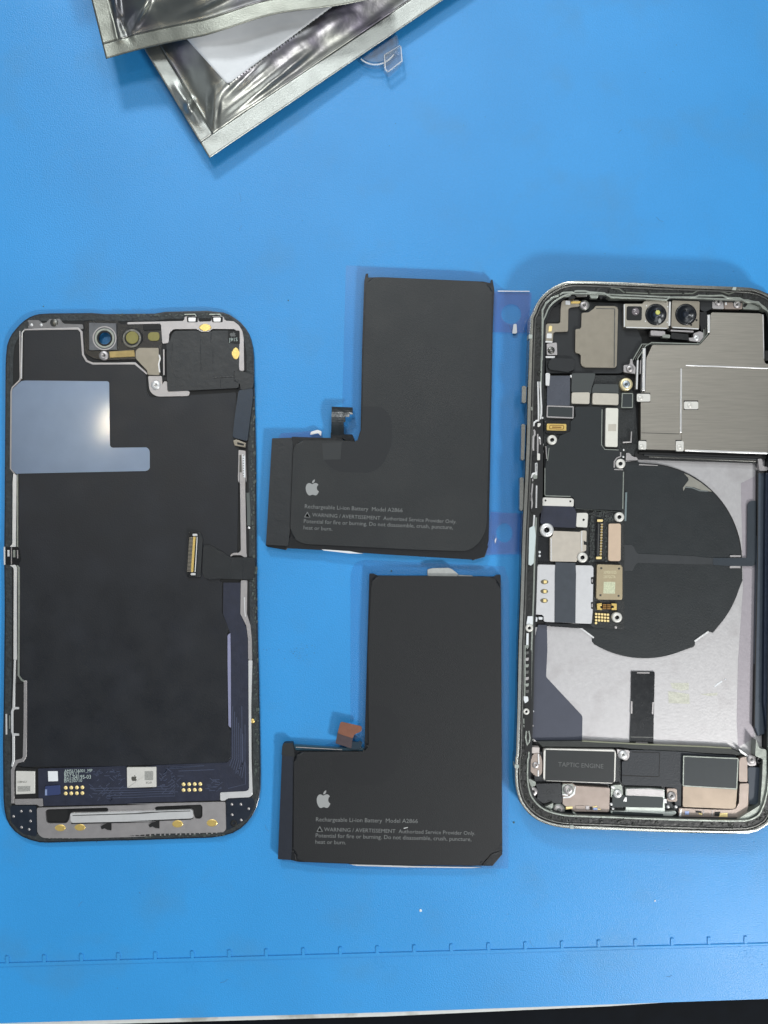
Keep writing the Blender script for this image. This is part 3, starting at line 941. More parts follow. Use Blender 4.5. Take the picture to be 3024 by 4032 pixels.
prism('side_film', b2((215, 1012), (500, 1032), (520, 1022), (600, 1030), (595, 1045), (228, 1043)), 0.1, 0.24, mat('teal_edge_film', (40, 72, 88), 0.15), bat2, bev=1)
strip('side_film', b2((228, 1026), (480, 1040)), 3, 0.1, 0.27, PLATE, bat2)
prism('connector_tail', rnd(bt((690, 145, 8), (890, 190, 8), (885, 235, 5), (820, 265, 6), (800, 300), (700, 268), (662, 250)), 2), 0.30, 0.325, COPPER, bat2, bev=1)
prism('connector_tail', rnd(bt((662, 245), (790, 276), (818, 266), (800, 320, 6), (790, 395), (642, 348, 4)), 2), 0.28, 0.305, COPPERD, bat2, bev=1)
prism('tail_root', rnd(bt((760, 375), (800, 330, 6), (850, 340), (870, 325, 6), (892, 345, 4), (880, 390, 6), (830, 412, 6), (740, 390)), 2), 0.18, 0.28, mat('teal_root', (22, 44, 58), 0.3), bat2, bev=2)
prism('torn_tab', rnd(b2((945, 95), (945, 58), (975, 52), (1060, 50), (1080, 58), (1115, 86), (1100, 97)), 4), 0.08, 0.26, WTAPE, bat2, bev=5)
prism('torn_tab', rnd(b2((1100, 88), (1190, 92), (1190, 98), (1090, 97)), 2), 0.08, 0.22, WTAPE, bat2)
prism('scratch', rnd(bt((1275, 1140), (1318, 1130), (1318, 1136), (1285, 1145)), 1), 0.35, 0.37, PLATEB, bat2)
prism('white_edge', b2((520, 1664), (700, 1668), (900, 1674), (1240, 1680), (1180, 1684), (820, 1680), (560, 1672)), 0.04, 0.09, WHITE, bat2)
# white slip under the upper battery's lower edge
prism('white_edge', b1((368, 1608), (520, 1618), (595, 1632), (520, 1630), (380, 1614)), 0.04, 0.34, WHITE, bat1)

# clear release films under each battery
LIFT[0] = lambda x, y: 0.0
FT = mat('violet_edge', (150, 170, 235), 0.3)
f1 = empty('release_film', P(1750, 1650, 0), 'clear release film with violet punched tabs sticking out right of the upper battery', 'film')
prism('film_sheet', rnd([(1362, 1045, 6), (1900, 1070), (1985, 1140), (2085, 1148, 6), (2050, 2170, 6), (1900, 2190), (1345, 2150), (1345, 1700)], 3), 0.004, 0.016, FILM, f1)
prism('tab', rnd([(1946, 1147), (2094, 1152, 6), (2080, 1310), (1944, 1308)], 3), 0.05, 0.065, FILMV, f1, holes=[circ(2013, 1236, 39, 30)])
prism('tab', rnd([(1932, 2015), (2058, 2022, 6), (2048, 2182, 4), (1908, 2184)], 3), 0.05, 0.065, FILMV, f1, holes=[circ(1986, 2098, 32, 30, ry=38)])
strip('tab_edge', [(1960, 1146), (2085, 1147)], 3, 0.06, 0.075, PLATEB, f1)
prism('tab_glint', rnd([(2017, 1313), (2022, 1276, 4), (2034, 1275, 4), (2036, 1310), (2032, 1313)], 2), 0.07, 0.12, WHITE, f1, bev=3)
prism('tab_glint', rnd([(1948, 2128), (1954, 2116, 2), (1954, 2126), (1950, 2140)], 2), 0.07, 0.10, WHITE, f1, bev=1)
prism('tab', rnd(b1((130, 1000), (150, 975), (240, 970), (350, 958), (372, 968), (365, 998)), 3), 0.12, 0.13, FILMV, f1)
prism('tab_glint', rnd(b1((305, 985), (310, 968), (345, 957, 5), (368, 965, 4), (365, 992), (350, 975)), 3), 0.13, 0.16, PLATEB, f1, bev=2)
f2 = prism('release_film', rnd([(1380, 2262), (1395, 2215, 30), (1440, 2205), (1985, 2230), (2005, 2290), (2002, 3420, 8), (1500, 3425), (1300, 3418), (1110, 3390), (1130, 3000), (1380, 2890)], 3),
           0.004, 0.016, FILM, None)
tag(f2, 'clear release film showing around the edges of the lower battery', 'film')

# ------------------------------------------------------------------ phone housing


def tilt(x, y):
    return 0.30 * max(0.0, 1 - (y - 1110) / 2170.0)


ph = empty('phone_housing', P(2560, 2200, 0.0), 'opened phone housing without screen or battery, black charging coil and logic board showing', 'phone')
LIFT[0] = tilt
ho = [(2080, 1519), (2083, 1400), (2089, 1249)] + h1((300, 430), (330, 350), (370, 285), (420, 230), (480, 180), (540, 142), (590, 115), (640, 96), (690, 83), (740, 76), (900, 76), (1200, 88), (1659, 105)) + \
    h2((300, 108), (700, 125), (1250, 145), (1450, 155)) + [(2990, 1141), (3024, 1157), (3050, 1177), (3070, 1204), (3082, 1238), (3088, 1290), (3090, 1600), (3085, 2400), (3078, 3050), (3072, 3120),
                                                            (3058, 3180), (3040, 3222)] + \
    h10((1659, 1085), (1600, 1125), (1540, 1158), (1470, 1180), (1400, 1192), (1200, 1195), (700, 1183), (0, 1160)) + \
    h9((1290, 1153), (1100, 1147), (740, 1135), (650, 1128), (560, 1113), (490, 1095), (420, 1072), (350, 1040), (290, 1000), (235, 953), (190, 900), (155, 850), (130, 800), (110, 740), (95, 680),
       (83, 590), (80, 500), (85, 300)) + h7((95, 1400), (115, 800), (125, 300)) + h5((130, 1800), (150, 1300), (170, 600)) + h3((205, 1100), (222, 700))
prism('back_glass', offset(ho, 2), 0.02, 0.10, BLACKG, ph, bev=3)
bandp = prism('side_band', ho, 0.06, 0.70, MIRROR, ph, holes=[offset(ho, 12)], bev=6, seg=4, smooth=True)
prism('band_groove', offset(ho, 11.5), 0.2, 0.645, DEEP, ph, holes=[offset(ho, 17)])
prism('band_lip', offset(ho, 16.5), 0.2, 0.668, DKMET, ph, holes=[offset(ho, 21.5)], bev=1.5)
ga = offset(ho, 21)
prism('gasket', ga, 0.15, 0.635, mat('gasket_black', (26, 27, 26), 0.4, bump=0.8, bscale=9, var=0.5, vscale=8), ph, holes=[offset(ho, 48)])
il = offset(ho, 47)
prism('inner_ledge', il, 0.15, 0.655, GREENS, ph, holes=[offset(ho, 53)], bev=1)
prism('inner_wall', offset(ho, 53), 0.12, 0.50, BLACK, ph, holes=[offset(ho, 62)])
prism('midframe', offset(ho, 30), 0.10, 0.16, DEEP, ph)
# camera bump below the top right corner keeps the top end off the mat
prism('camera_bump', rnd(rect(2560, 1150, 3060, 1660), 60), -0.22, 0.04, BLACKG, ph, bev=8)
for q in ([*h9((80, 388), (128, 388), (128, 425), (80, 425))], [*h9((725, 1095), (765, 1098), (765, 1140), (725, 1137))]):
    prism('antenna_break', q, 0.3, 0.712, mat('antenna_grey', (170, 178, 172), 0.5), ph)
prism('antenna_break', h1((245, 700), (285, 705), (283, 750), (243, 748)), 0.3, 0.712, MATS['antenna_grey'], ph)
prism('antenna_break', h2((1255, 150), (1290, 150), (1285, 185), (1240, 180)), 0.3, 0.712, MATS['antenna_grey'], ph)
for i, (p) in enumerate((h3((165, 55), (215, 60), (210, 258), (160, 255)), h3((158, 500), (203, 505), (190, 925), (150, 925)), h3((138, 1125), (185, 1125), (178, 1480)) + h5((175, 270), (135, 268)))):
    prism('side_button', rnd(p, 4), 0.25, 0.58, MIRROR, ph, bev=5, seg=3)
# adhesive crumbs in the gasket channel
bm = bmesh.new()
gl = offset(ho, 34)
for k in range(520):
    i = random.randrange(len(gl))
    a, b = gl[i], gl[(i + 1) % len(gl)]
    t = random.random()
    if math.hypot(a[0] - b[0], a[1] - b[1]) < 60 and random.random() < 0.6:
        continue
    x, y = a[0] + (b[0] - a[0]) * t + random.uniform(-11, 11), a[1] + (b[1] - a[1]) * t + random.uniform(-11, 11)
    r = random.uniform(2, 5)
    add_prism(bm, circ(x, y, r * random.uniform(0.6, 1.8), 6, ry=r * random.uniform(0.6, 2)), 0.62, 0.64 + random.random() * 0.03, bev=1.2, seg=1)
o = from_bm('gasket_residue', bm, mat('gasket_bits', (40, 42, 38), 0.35, 0.1, bump=0.8, bscale=20, var=0.6, vscale=12), ph)
o['kind'] = 'stuff'
# secondary wavy ledges at the top
strip('inner_ledge', h1((400, 1000), (400, 420), (440, 340), (520, 270), (600, 245), (640, 212), (760, 210), (800, 192), (900, 192), (950, 212), (1120, 215), (1200, 268), (1659, 285)) +
      h2((480, 300), (510, 265), (800, 270), (850, 245), (1000, 250), (1130, 245), (1180, 275), (1330, 275), (1400, 318), (1550, 322), (1600, 390), (1650, 420)), 6, 0.3, 0.665, GREENS, ph, bev=1.5)
strip('inner_ledge', h1((1200, 160), (1300, 170), (1350, 210), (1659, 225)) + h2((780, 225), (840, 190), (1100, 195), (1200, 230), (1320, 190)), 5, 0.3, 0.66, mat('dull_ledge', (110, 114, 106), 0.4, 0.6, var=0.2), ph)
for (x0, y0, x1, y1, m) in ((640, 225, 740, 262, GREENS), (780, 215, 930, 262, DKMET), (950, 225, 1060, 280, GREENS), (1060, 225, 1110, 290, DEEP), (700, 250, 790, 288, DEEP), (880, 150, 1060, 178, DKMET)):
    prism('antenna_fitting', rnd(h1((x0, y0), (x1, y0 + 8), (x1 - 12, y1), (x0 + 14, y1)), 4), 0.45, 0.62, m, ph, bev=3)

# interior floor
Z0 = 0.16
fl = h6((0, 0), (1659, 0)) + [(3010, 1800), (3000, 2950), (2960, 2985)] + h10((1380, 280), (1300, 215), (900, 175), (300, 150)) + h9((1420, 140), (870, 125), (400, 120)) + [(2100, 2920), (2105, 2470), (2400, 2440)]
prism('midframe_sheet', fl, Z0 - 0.02, Z0 + 0.03, FLOOR, ph, bev=1)
prism('slate_sheet', rnd(h5((350, 1600), (455, 1600), (460, 1896)) + h7((445, 490), (860, 935), (870, 960), (865, 1240), (330, 1240), (265, 1180), (255, 700), (290, 150)), 3), Z0, Z0 + 0.045, DKSHEET, ph, bev=1)
prism('floor_trim', h6((1480, 200), (1520, 200), (1505, 2212)) + h8((1500, 1200), (1310, 1310), (1295, 1000), (1310, 300)) + h6((1345, 1500), (1320, 300), (1480, 220)), Z0, Z0 + 0.034,
      mat('lilac_sheet', (160, 154, 160), 0.45, 0.4, bump=0.2, bscale=14, var=0.05), ph)
prism('right_flex', h6((1515, 180), (1600, 180), (1600, 2212)) + h8((1605, 800), (1650, 1150), (1540, 1180), (1500, 1060), (1505, 300)), Z0, 0.33,
      mat('slate_flex', (62, 72, 84), 0.4, bump=0.15, bscale=14, var=0.1), ph, bev=3)
prism('right_wall', h6((1605, 180), (1680, 180), (1680, 2212)) + h8((1680, 1200), (1645, 1150), (1610, 800)), Z0, 0.5, mat('navy_wall', (26, 38, 58), 0.35, var=0.2), ph, bev=2)
strip('floor_trim', h6((1515, 150), (1510, 1200), (1490, 2212)) + h8((1500, 1080)), 4, Z0, 0.35, DEEP, ph)
# battery trench wall
prism('trench_wall', h7((330, 1240), (865, 1235), (1420, 1262), (1659, 1285)) + h8((900, 1300), (1230, 1318), (1400, 1395), (1380, 1420), (1180, 1390), (700, 1370), (300, 1345), (0, 1320)) +
      h7((1300, 1310), (400, 1310)), Z0, 0.33, mat('trench_black', (34, 38, 36), 0.4, var=0.2), ph, bev=3)
strip('trench_edge', h7((866, 1238), (1420, 1268)) + h8((330, 1280), (900, 1302), (1230, 1320)), 5, 0.3, 0.335, mat('olive_edge', (120, 122, 104), 0.4, 0.4), ph)
prism('trench_spike', h10((1310, 200), (1345, 215), (1440, 285), (1420, 300), (1340, 250)), 0.3, 0.4, PLATEB, ph, bev=1)
# charging coil
CX, CY, R = 2538, 2208, 384
cpts = [(CX + R * math.cos(math.radians(a)), CY + R * math.sin(math.radians(a))) for a in range(-92, 1, 3)]
cpts += [(2921, 2275), (2925, 2284)] + [(CX + (R + 4) * math.cos(math.radians(a)), CY + (R + 4) * math.sin(math.radians(a))) for a in range(14, 43, 3)]
cpts += h6((1000, 2015), (955, 1995), (790, 2110), (795, 2150), (780, 2175))
cpts += [(CX + R * math.cos(math.radians(a)), CY + R * math.sin(math.radians(a))) for a in range(64, 124, 3)]
cpts += h7((1000, 100), (985, 80), (985, 55)) + h5((1000, 1755), (835, 1630), (830, 1560), (1100, 1400)) + [(2440, 2300), (2440, 1825)] + h6((135, 35), (145, 65))
prism('charging_coil', cpts, Z0 + 0.02, 0.235, COIL, ph, bev=2)
strip('coil_rim', [(CX + (R - 2) * math.cos(math.radians(a)), CY + (R - 2) * math.sin(math.radians(a))) for a in range(-90, 2, 4)], 4.5, 0.22, 0.242, DEEP, ph)
prism('coil_label_tear', rnd(h6((665, 185), (720, 205), (860, 290), (990, 395), (880, 385), (780, 345), (690, 335), (660, 390), (655, 350), (720, 265), (715, 235)), 2), 0.22, 0.243,
      mat('torn_paper', (140, 138, 130), 0.5, 0.2, bump=0.3, bscale=8, var=0.1), ph)
strip('coil_label_tear', h6((680, 345), (760, 350), (850, 385), (940, 390)), 4, 0.23, 0.25, mat('torn_edge', (110, 116, 116), 0.4), ph)
cf = rnd(h6((-60, 1003), (80, 1003, 8), (100, 1050), (130, 1105), (800, 1135), (900, 1150), (1190, 1165), (1190, 1235), (900, 1230), (800, 1230), (130, 1212), (100, 1250), (80, 1303, 8), (-60, 1306)), 4)
prism('coil_flex', cf, 0.22, 0.25, mat('grey_coil_flex', (47, 50, 53), 0.45, var=0.08), ph, bev=1)
prism('coil_flex', rnd(h6((1000, 1155), (1390, 1155), (1395, 540, 8), (1430, 498, 10), (1580, 505, 10), (1580, 620), (1495, 620), (1490, 1200, 10), (1470, 1250, 8), (1190, 1248), (1000, 1235)), 4),
      0.22, 0.262, mat('dark_coil_flex', (44, 52, 60), 0.4, bump=0.1, var=0.1), ph, bev=2)
for p in (h6((1195, 1124), (1318, 1124), (1318, 1145), (1195, 1145)), h6((1193, 1248), (1315, 1248), (1315, 1272), (1193, 1272)), h6((155, 78), (370, 92), (365, 100), (150, 92))):
    prism('coil_tab', p, 0.2, 0.27, PLATE, ph)
strip('coil_tab', h6((790, 2112), (950, 2000)), 7, 0.2, 0.26, PLATEB, ph)
strip('coil_tab', h5((838, 1630), (1002, 1752)), 6, 0.2, 0.26, PLATEB, ph)
# slot cover below the coil
sl = prism('flex_cover', rnd(h8((65, 425, 3), (338, 428, 5), (328, 920), (322, 1275), (45, 1275), (60, 900)), 2), Z0, 0.23, BLACKG, ph, bev=2)
for p in (h8((133, 437), (278, 438), (278, 450), (133, 448)), h8((62, 775), (78, 775), (76, 918), (58, 918)), h8((310, 785), (328, 785), (322, 925), (304, 925)), h8((118, 1248), (255, 1252), (255, 1272), (112, 1268))):
    prism('cover_tab', p, 0.2, 0.245, PLATE, ph)
prism('cover_fold', h8((58, 1185), (322, 1190), (322, 1200), (58, 1196)), 0.2, 0.24, DKMET, ph)
# scratches and faint mark on the sheet
strip('sheet_scratch', h8((1035, 608), (1075, 572), (1125, 540)), 6, 0.18, 0.196, WHITE, ph)
dot(*h8((1160, 518))[0], 3.5, 0.185, ph, WHITE, 'sheet_scratch')
fm = mat('faint_yellow_print', (190, 190, 178), 0.5, 0.3, bump=0.3, bscale=20, var=0.15, vscale=14)
prism('faint_mark', h8((495, 655), (740, 690), (745, 805), (500, 795)), 0.18, 0.1925, fm, ph)
prism('faint_mark', h8((520, 560), (735, 560), (735, 640), (640, 650), (540, 620)), 0.18, 0.1915, fm, ph)
prism('faint_mark', h8((860, 690), (1070, 675), (1065, 705), (960, 712)), 0.18, 0.1915, fm, ph)

# bottom row: haptic motor, speaker, port, brackets
BZ = 0.40
prism('lower_frame', rnd([(2098, 2958), (3000, 2985), (3000, 3130), (2930, 3215), (2640, 3225), (2200, 3210), (2110, 3150)], 20), 0.14, 0.26, BLACKG, ph)
tap = prism('haptic_motor', rnd(h9((418, 200, 12), (1262, 215, 12), (1250, 610, 14), (412, 575, 12)), 3), Z0, BZ, CHIPW, ph, bev=5, seg=3)
prism('motor_label', h9((442, 215), (1245, 238), (1237, 600), (435, 572)), BZ - 0.02, BZ + 0.01, mat('motor_black', (28, 32, 34), 0.45, bump=0.1, var=0.06), tap)
a = h9((585, 408), (1112, 432))
printed('TAPTIC ENGINE', a[0][:2], a[1][:2], BZ + 0.013, PRINTF, tap, hscale=1.0)
sp = prism('speaker_box', rnd(h9((1420, 215), (1659, 222)) + h10((700, 240), (900, 260), (1290, 285), (1290, 600), (650, 640), (640, 1010), (580, 900), (560, 660), (420, 640), (0, 625)) +
           h9((1330, 610), (1330, 350), (1400, 345)), 5), Z0, 0.36, mat('speaker_dark', (38, 42, 48), 0.5, bump=0.3, bscale=20, var=0.06), ph, bev=4)
strip('speaker_seam', h10((75, 240), (395, 248), (388, 530), (0, 515)) + h9((1330, 510)), 4, 0.35, 0.363, DEEP, ph)
prism('speaker_can', rnd(h10((668, 640), (1300, 672), (1280, 905, 6), (665, 880)), 3), Z0, 0.42, mat('warm_can', (152, 138, 124), 0.4, 0.7, bump=0.06, bscale=14, var=0.12, vscale=2), ph, bev=4)
prism('speaker_can', rnd(h10((672, 300, 10), (690, 282, 6), (1300, 312, 10), (1318, 340), (1298, 680), (662, 640)), 4), Z0, 0.445, mat('can_black', (34, 42, 46), 0.45, var=0.06), ph, bev=3)
frame('can_border', h10((670, 283), (1316, 312), (1300, 678), (664, 640)), 4, 0.42, 0.45, GREENS, ph)
prism('grounding_bracket', rnd(h10((1325, 330, 6), (1350, 300, 8), (1418, 300), (1420, 590), (1320, 585)), 3), Z0, 0.43, TANP, ph, bev=4)
prism('grounding_bracket', rnd(h10((1330, 610), (1436, 605), (1425, 900, 18), (1400, 950, 20), (1290, 1018, 10), (620, 995), (620, 895), (1010, 912), (1260, 915, 14), (1320, 870, 16)), 4), Z0, 0.44, TANP, ph, bev=4)
for p, m in ((h10((640, 905), (655, 905), (648, 995), (620, 990)), PLATEB), (h10((690, 930), (740, 930), (740, 972), (690, 972)), mat('pale_solder', (0, 0, 0))),
             (h10((815, 925), (885, 930), (880, 955), (815, 945)), DEEP), (h10((850, 950), (895, 958), (890, 980), (855, 968)), GOLDP), (h10((1035, 940), (1105, 938), (1095, 990), (1035, 985)), DEEP),
             (h10((1095, 955), (1190, 950), (1188, 1000), (1085, 998)), GOLDP), (h10((905, 915), (915, 915), (912, 995), (902, 995)), PLATE), (h10((1005, 915), (1015, 915), (1012, 998), (1002, 998)), PLATE)):
    prism('bracket_contact', p, 0.42, 0.452, m, ph, bev=1)
screw(*h10((1468, 330))[0], 17, 0.47, ph, PLATE)
prism('screw_tab', rnd(h10((1405, 310), (1440, 280), (1515, 290), (1520, 400), (1450, 405), (1405, 380)), 4), Z0, 0.42, PLATE, ph, bev=2)
standoff(*h10((1560, 340))[0], 14, 0.45, ph, BLACKG)
prism('corner_cavity', rnd(h10((1425, 415), (1560, 420), (1575, 560), (1565, 860), (1440, 850)), 6), Z0, 0.36, mat('cavity_slate', (50, 60, 72), 0.45), ph, bev=2)
prism('corner_rail', rnd(h10((1520, 90, 6), (1560, 200), (1640, 210), (1650, 700), (1620, 850, 25), (1500, 990, 30), (1290, 1060, 10), (620, 1050), (620, 1020), (1280, 1040), (1440, 940, 16), (1570, 860), (1590, 560),
                          (1600, 320), (1510, 290)), 6), Z0, 0.58, GREENS, ph, bev=3)
dot(*h10((1450, 945))[0], 6, 0.46, ph, PLATEB, 'solder_blob')
prism('charging_port_frame', rnd(h9((1375, 665, 4), (1659, 665)) + h10((450, 680, 4), (455, 940), (585, 930), (590, 960), (460, 1025), (0, 1012)) + h9((1400, 1010), (1200, 950), (1195, 930), (1375, 930)), 4),
      Z0, 0.42, mat('port_white', (190, 196, 190), 0.4, 0.5, var=0.08), ph, bev=3)
prism('charging_port_frame', rnd(h9((1385, 670), (1659, 672)) + h10((445, 688), (445, 760), (0, 745)) + h9((1385, 745)), 2), 0.38, 0.435, PLATE, ph, bev=3)
prism('port_slot', rnd(h10((-155, 745), (35, 748), (435, 768), (432, 892), (-160, 880)), 3), 0.38, 0.432, mat('port_black', (44, 52, 54), 0.5), ph)
prism('port_slot', rnd(h10((-155, 935), (35, 940), (438, 962), (436, 1012), (-158, 992)), 3), 0.38, 0.432, MATS['port_black'], ph)
for x in (1365, ):
    prism('port_clip', h9((x, 770), (1385, 770), (1385, 820), (1345, 815)), 0.35, 0.45, PLATEB, ph)
prism('port_clip', h10((440, 790), (475, 790), (475, 838), (440, 835)), 0.35, 0.45, PLATEB, ph)
prism('mic_can', rnd(h9((640, 610, 3), (760, 610), (790, 635), (1190, 660, 4), (1180, 940, 5), (780, 935), (640, 850)), 3), Z0, 0.43, TANP, ph, bev=4)
strip('can_rib', h9((640, 775), (720, 770), (775, 730), (785, 640)), 6, 0.4, 0.45, PLATEB, ph, bev=2)
prism('screw_tab', rnd(h9((635, 615), (765, 615), (765, 735), (635, 740)), 6), 0.3, 0.44, GREENS, ph, bev=3)
screw(*h9((703, 682))[0], 19, 0.47, ph, PLATE)
strip('screw_tab', h9((635, 735), (700, 745)), 5, 0.4, 0.455, PLATEB, ph)
for p, m in ((h9((675, 880), (755, 877), (755, 905), (675, 912)), GOLDP), (h9((785, 870), (900, 865), (900, 905), (785, 905)), TANP), (h9((905, 870), (950, 870), (948, 915), (905, 912)), PLATE),
             (h9((955, 880), (990, 880), (988, 915), (955, 912)), DEEP), (h9((985, 880), (1040, 868), (1040, 885), (990, 888)), GOLDP), (h9((995, 890), (1045, 890), (1045, 920), (995, 918)), MATS['pale_solder']),
             (h9((1045, 900), (1082, 905), (1080, 918), (1045, 915)), GOLDP)):
    prism('bracket_contact', p, 0.41, 0.445, m, ph, bev=1)
for (x, y, r, tabm) in ((290, 705, 19, PLATE), (592, 920, 21, PLATE)):
    screw(*h9((x, y))[0], r, 0.47, ph, tabm)
prism('screw_tab', circ(*h9((592, 920))[0], 25, 24), 0.3, 0.44, GREENS, ph, bev=3)
prism('corner_rail', rnd(h9((212, 560), (250, 545), (300, 580), (330, 590), (320, 640), (260, 650), (240, 720), (250, 780), (330, 860), (440, 880, 10), (500, 850), (530, 830), (525, 900), (440, 925), (330, 900), (240, 800), (215, 700)), 8),
      Z0, 0.5, GREENS, ph, bev=3)
prism('antenna_block', rnd(h9((330, 610), (630, 605), (635, 840), (540, 850), (510, 820), (420, 840, 12), (330, 830, 12), (345, 740)), 6), Z0, 0.39, BLACKG, ph, bev=5)
prism('oval_bracket', rnd(h9((300, 255, 10), (375, 255, 10), (400, 340), (400, 480), (370, 530, 10), (290, 515, 16), (250, 430, 12), (260, 330, 12)), 10), Z0, 0.44, TANP, ph, bev=4)
screw(*h9((322, 395))[0], 13, 0.46, ph, PLATE)
strip('oval_bracket', h9((355, 262), (362, 380)), 5, 0.4, 0.46, PLATEB, ph)
strip('oval_bracket', h9((355, 455), (355, 525)), 5, 0.4, 0.46, PLATEB, ph)
prism('foam_pad', rnd(h9((278, 185), (368, 188), (365, 255), (275, 255)), 2), Z0, 0.42, mat('pink_white_pad', (205, 196, 192), 0.5), ph, bev=2)
strip('inner_ledge', h9((210, -100), (205, 130), (225, 200), (225, 400), (212, 600), (225, 760), (330, 900), (440, 945), (520, 930)), 6, 0.3, 0.62, GREENS, ph, bev=1)
strip('inner_ledge', h9((760, 940), (830, 1000), (1400, 1010)), 5, 0.3, 0.55, GREENS, ph, bev=1)
strip('inner_ledge', h9((260, 90), (245, 150), (232, 180)), 6, 0.3, 0.55, GREENS, ph, bev=1)
for (x, y) in ((1345, 275),):
    prism('screw_tab', rnd(h9((1270, 205), (1310, 215), (1420, 220), (1415, 300), (1380, 345), (1290, 305)), 5), Z0, 0.40, PLATE, ph, bev=2)
    screw(*h9((x, y))[0], 17, 0.44, ph, PLATEB)
prism('screw_tab', rnd(h9((1205, 630), (1330, 620), (1345, 770), (1200, 775)), 5), Z0, 0.40, GREENS, ph, bev=3)
screw(*h9((1282, 730))[0], 17, 0.44, ph, PLATEB)
prism('screw_tab', rnd(h9((1200, 640), (1235, 640), (1250, 665), (1225, 670)), 2), 0.38, 0.43, PLATEB, ph, bev=2)
prism('screw_tab', rnd(h10((480, 665), (595, 670), (600, 820), (485, 815)), 4), Z0, 0.40, TANP, ph, bev=3)
screw(*h10((535, 755))[0], 17, 0.44, ph, PLATE)
for q, r in ((h10((495, 880)), 6), (h10((585, 880)), 6), (h9((1205, 850)), 6), (h9((1225, 905)), 5)):
    dot(q[0][0], q[0][1], r, 0.42, ph, PLATEB, 'solder_blob')
prism('port_cavity', rnd(h9((1195, 780), (1335, 780), (1330, 880), (1195, 880)), 4), Z0, 0.33, DEEP, ph)
strip('spacer_post', h9((1212, 850), (1240, 855)), 4, 0.38, 0.42, PLATEB, ph)

# upper left: loudspeaker, brackets
prism('upper_module', rnd([(2140, 1215), (2200, 1185), (2460, 1195), (2530, 1340), (2500, 1440), (2440, 1470), (2150, 1470)], 8), Z0, 0.33, BLACK, ph, bev=2)
prism('earpiece_seat', rnd(h1((430, 380), (610, 385), (610, 560), (435, 570)), 6), 0.3, 0.36, BLACKG, ph, bev=3)
prism('loudspeaker_plate', rnd(h1((1018, 370, 5), (1262, 370, 10), (1285, 395), (1268, 1090, 10), (880, 1085, 20), (850, 1050), (850, 930), (785, 915), (788, 640), (855, 635), (860, 450), (940, 445), (1010, 395)), 4),
      0.3, 0.44, TAN, ph, bev=5, seg=3)
strip('plate_fold', h1((1245, 400), (1240, 1085)), 4, 0.43, 0.446, DKMET, ph)
strip('plate_fold', h1((1030, 398), (1240, 402)), 3, 0.43, 0.446, DKMET, ph)
prism('antenna_bracket', rnd(h1((630, 305, 6), (830, 300), (830, 375), (735, 385, 12), (705, 400), (700, 660, 8), (690, 668), (540, 672, 10), (528, 690), (522, 795), (440, 790), (440, 590, 10), (460, 575), (600, 575, 10), (612, 560), (615, 400)), 3),
      0.3, 0.42, TAN, ph, bev=4)
for p, m in ((h1((672, 308), (728, 310), (725, 355), (672, 352)), WHITE), (h1((735, 312), (850, 315), (850, 340), (735, 340)), GOLD), (h1((480, 600, 5), (518, 600, 5), (510, 665), (472, 668)), GOLDP),
             (h1((455, 690), (512, 690), (512, 748), (450, 745)), PLATEB), (h1((436, 775), (520, 780), (518, 798), (436, 795)), PLATEB)):
    prism('bracket_contact', rnd(p, 2), 0.4, 0.44, m, ph, bev=2)
screw(*h1((893, 358))[0], 17, 0.48, ph, PLATE)
prism('screw_tab', circ(*h1((893, 358))[0], 20), 0.3, 0.45, GREENS, ph, bev=3)
prism('square_nut', rnd(h1((452, 810), (570, 795), (575, 940), (455, 942)), 3), 0.3, 0.42, PLATE, ph, bev=4)
screw(*h1((505, 885))[0], 14, 0.44, ph, DKMET)
prism('square_nut', rnd(h1((440, 955), (550, 955), (545, 978), (440, 975)), 2), 0.3, 0.40, PLATEB, ph, bev=2)
prism('camera_cable_block', rnd(h1((465, 1030, 8), (520, 975), (780, 985), (775, 1110), (700, 1140), (475, 1110)), 5), 0.3, 0.44, BLACK, ph, bev=7)
screw(*h1((1425, 1100))[0], 14, 0.46, ph, PLATE)
prism('screw_tab', rnd(h1((1350, 1060), (1420, 1055), (1430, 985), (1450, 985), (1460, 1060), (1490, 1075), (1485, 1160), (1350, 1140)), 4), 0.3, 0.42, PLATE, ph, bev=2)
standoff(*h1((1380, 1283))[0], 25, 0.46, ph, mat('pale_brass', (226, 212, 170), 0.35, 0.6))
screw(*h1((1382, 1282))[0], 17, 0.475, ph, mat('blue_steel', (170, 180, 188), 0.3, 0.7))
# cameras
cb = prism('camera_module', rnd(h1((1355, 345, 5), (1560, 345)) + h2((190, 345), (225, 308, 6), (495, 312), (500, 632), (0, 612)) + h1((1355, 618, 5)), 3), 0.2, 0.54, mat('pale_nickel', (172, 166, 154), 0.4, 0.7, bump=0.12, bscale=60, var=0.05), ph, bev=4)
prism('lens_mount', rnd(h2((12, 372, 6), (190, 375, 6), (185, 538, 6), (8, 535, 6)), 3), 0.5, 0.555, DEEP, cb, bev=3)
lm = lathe_mesh('dot_projector', [(0, 0.03, 0), (0.06, 0.025, 0), (0.10, 0.0, 0), (0.11, -0.02, 0)], [mat('rose_lens', (120, 112, 116), 0.15, coat=1)])
place('lens', lm, 2503, 1226, 0.57, cb)


def camlens(px, py, r, z, par, inner):
    R = r / PPC
    me = lathe_mesh('camlens%.0f' % px, [(0, 0.0, 2), (0.12 * R, 0.0, 1), (0.30 * R, -0.02 * R, 0), (0.34 * R, 0.01 * R, 0), (0.52 * R, 0.0, 1), (0.56 * R, 0.03 * R, 0), (0.80 * R, 0.02 * R, 0), (0.88 * R, 0.05 * R, 0), (R, 0.0, 0),
                                                (R, -0.5 * R, 0)], [LENS, inner, inner], n=36)
    place('lens', me, px, py, z, par)


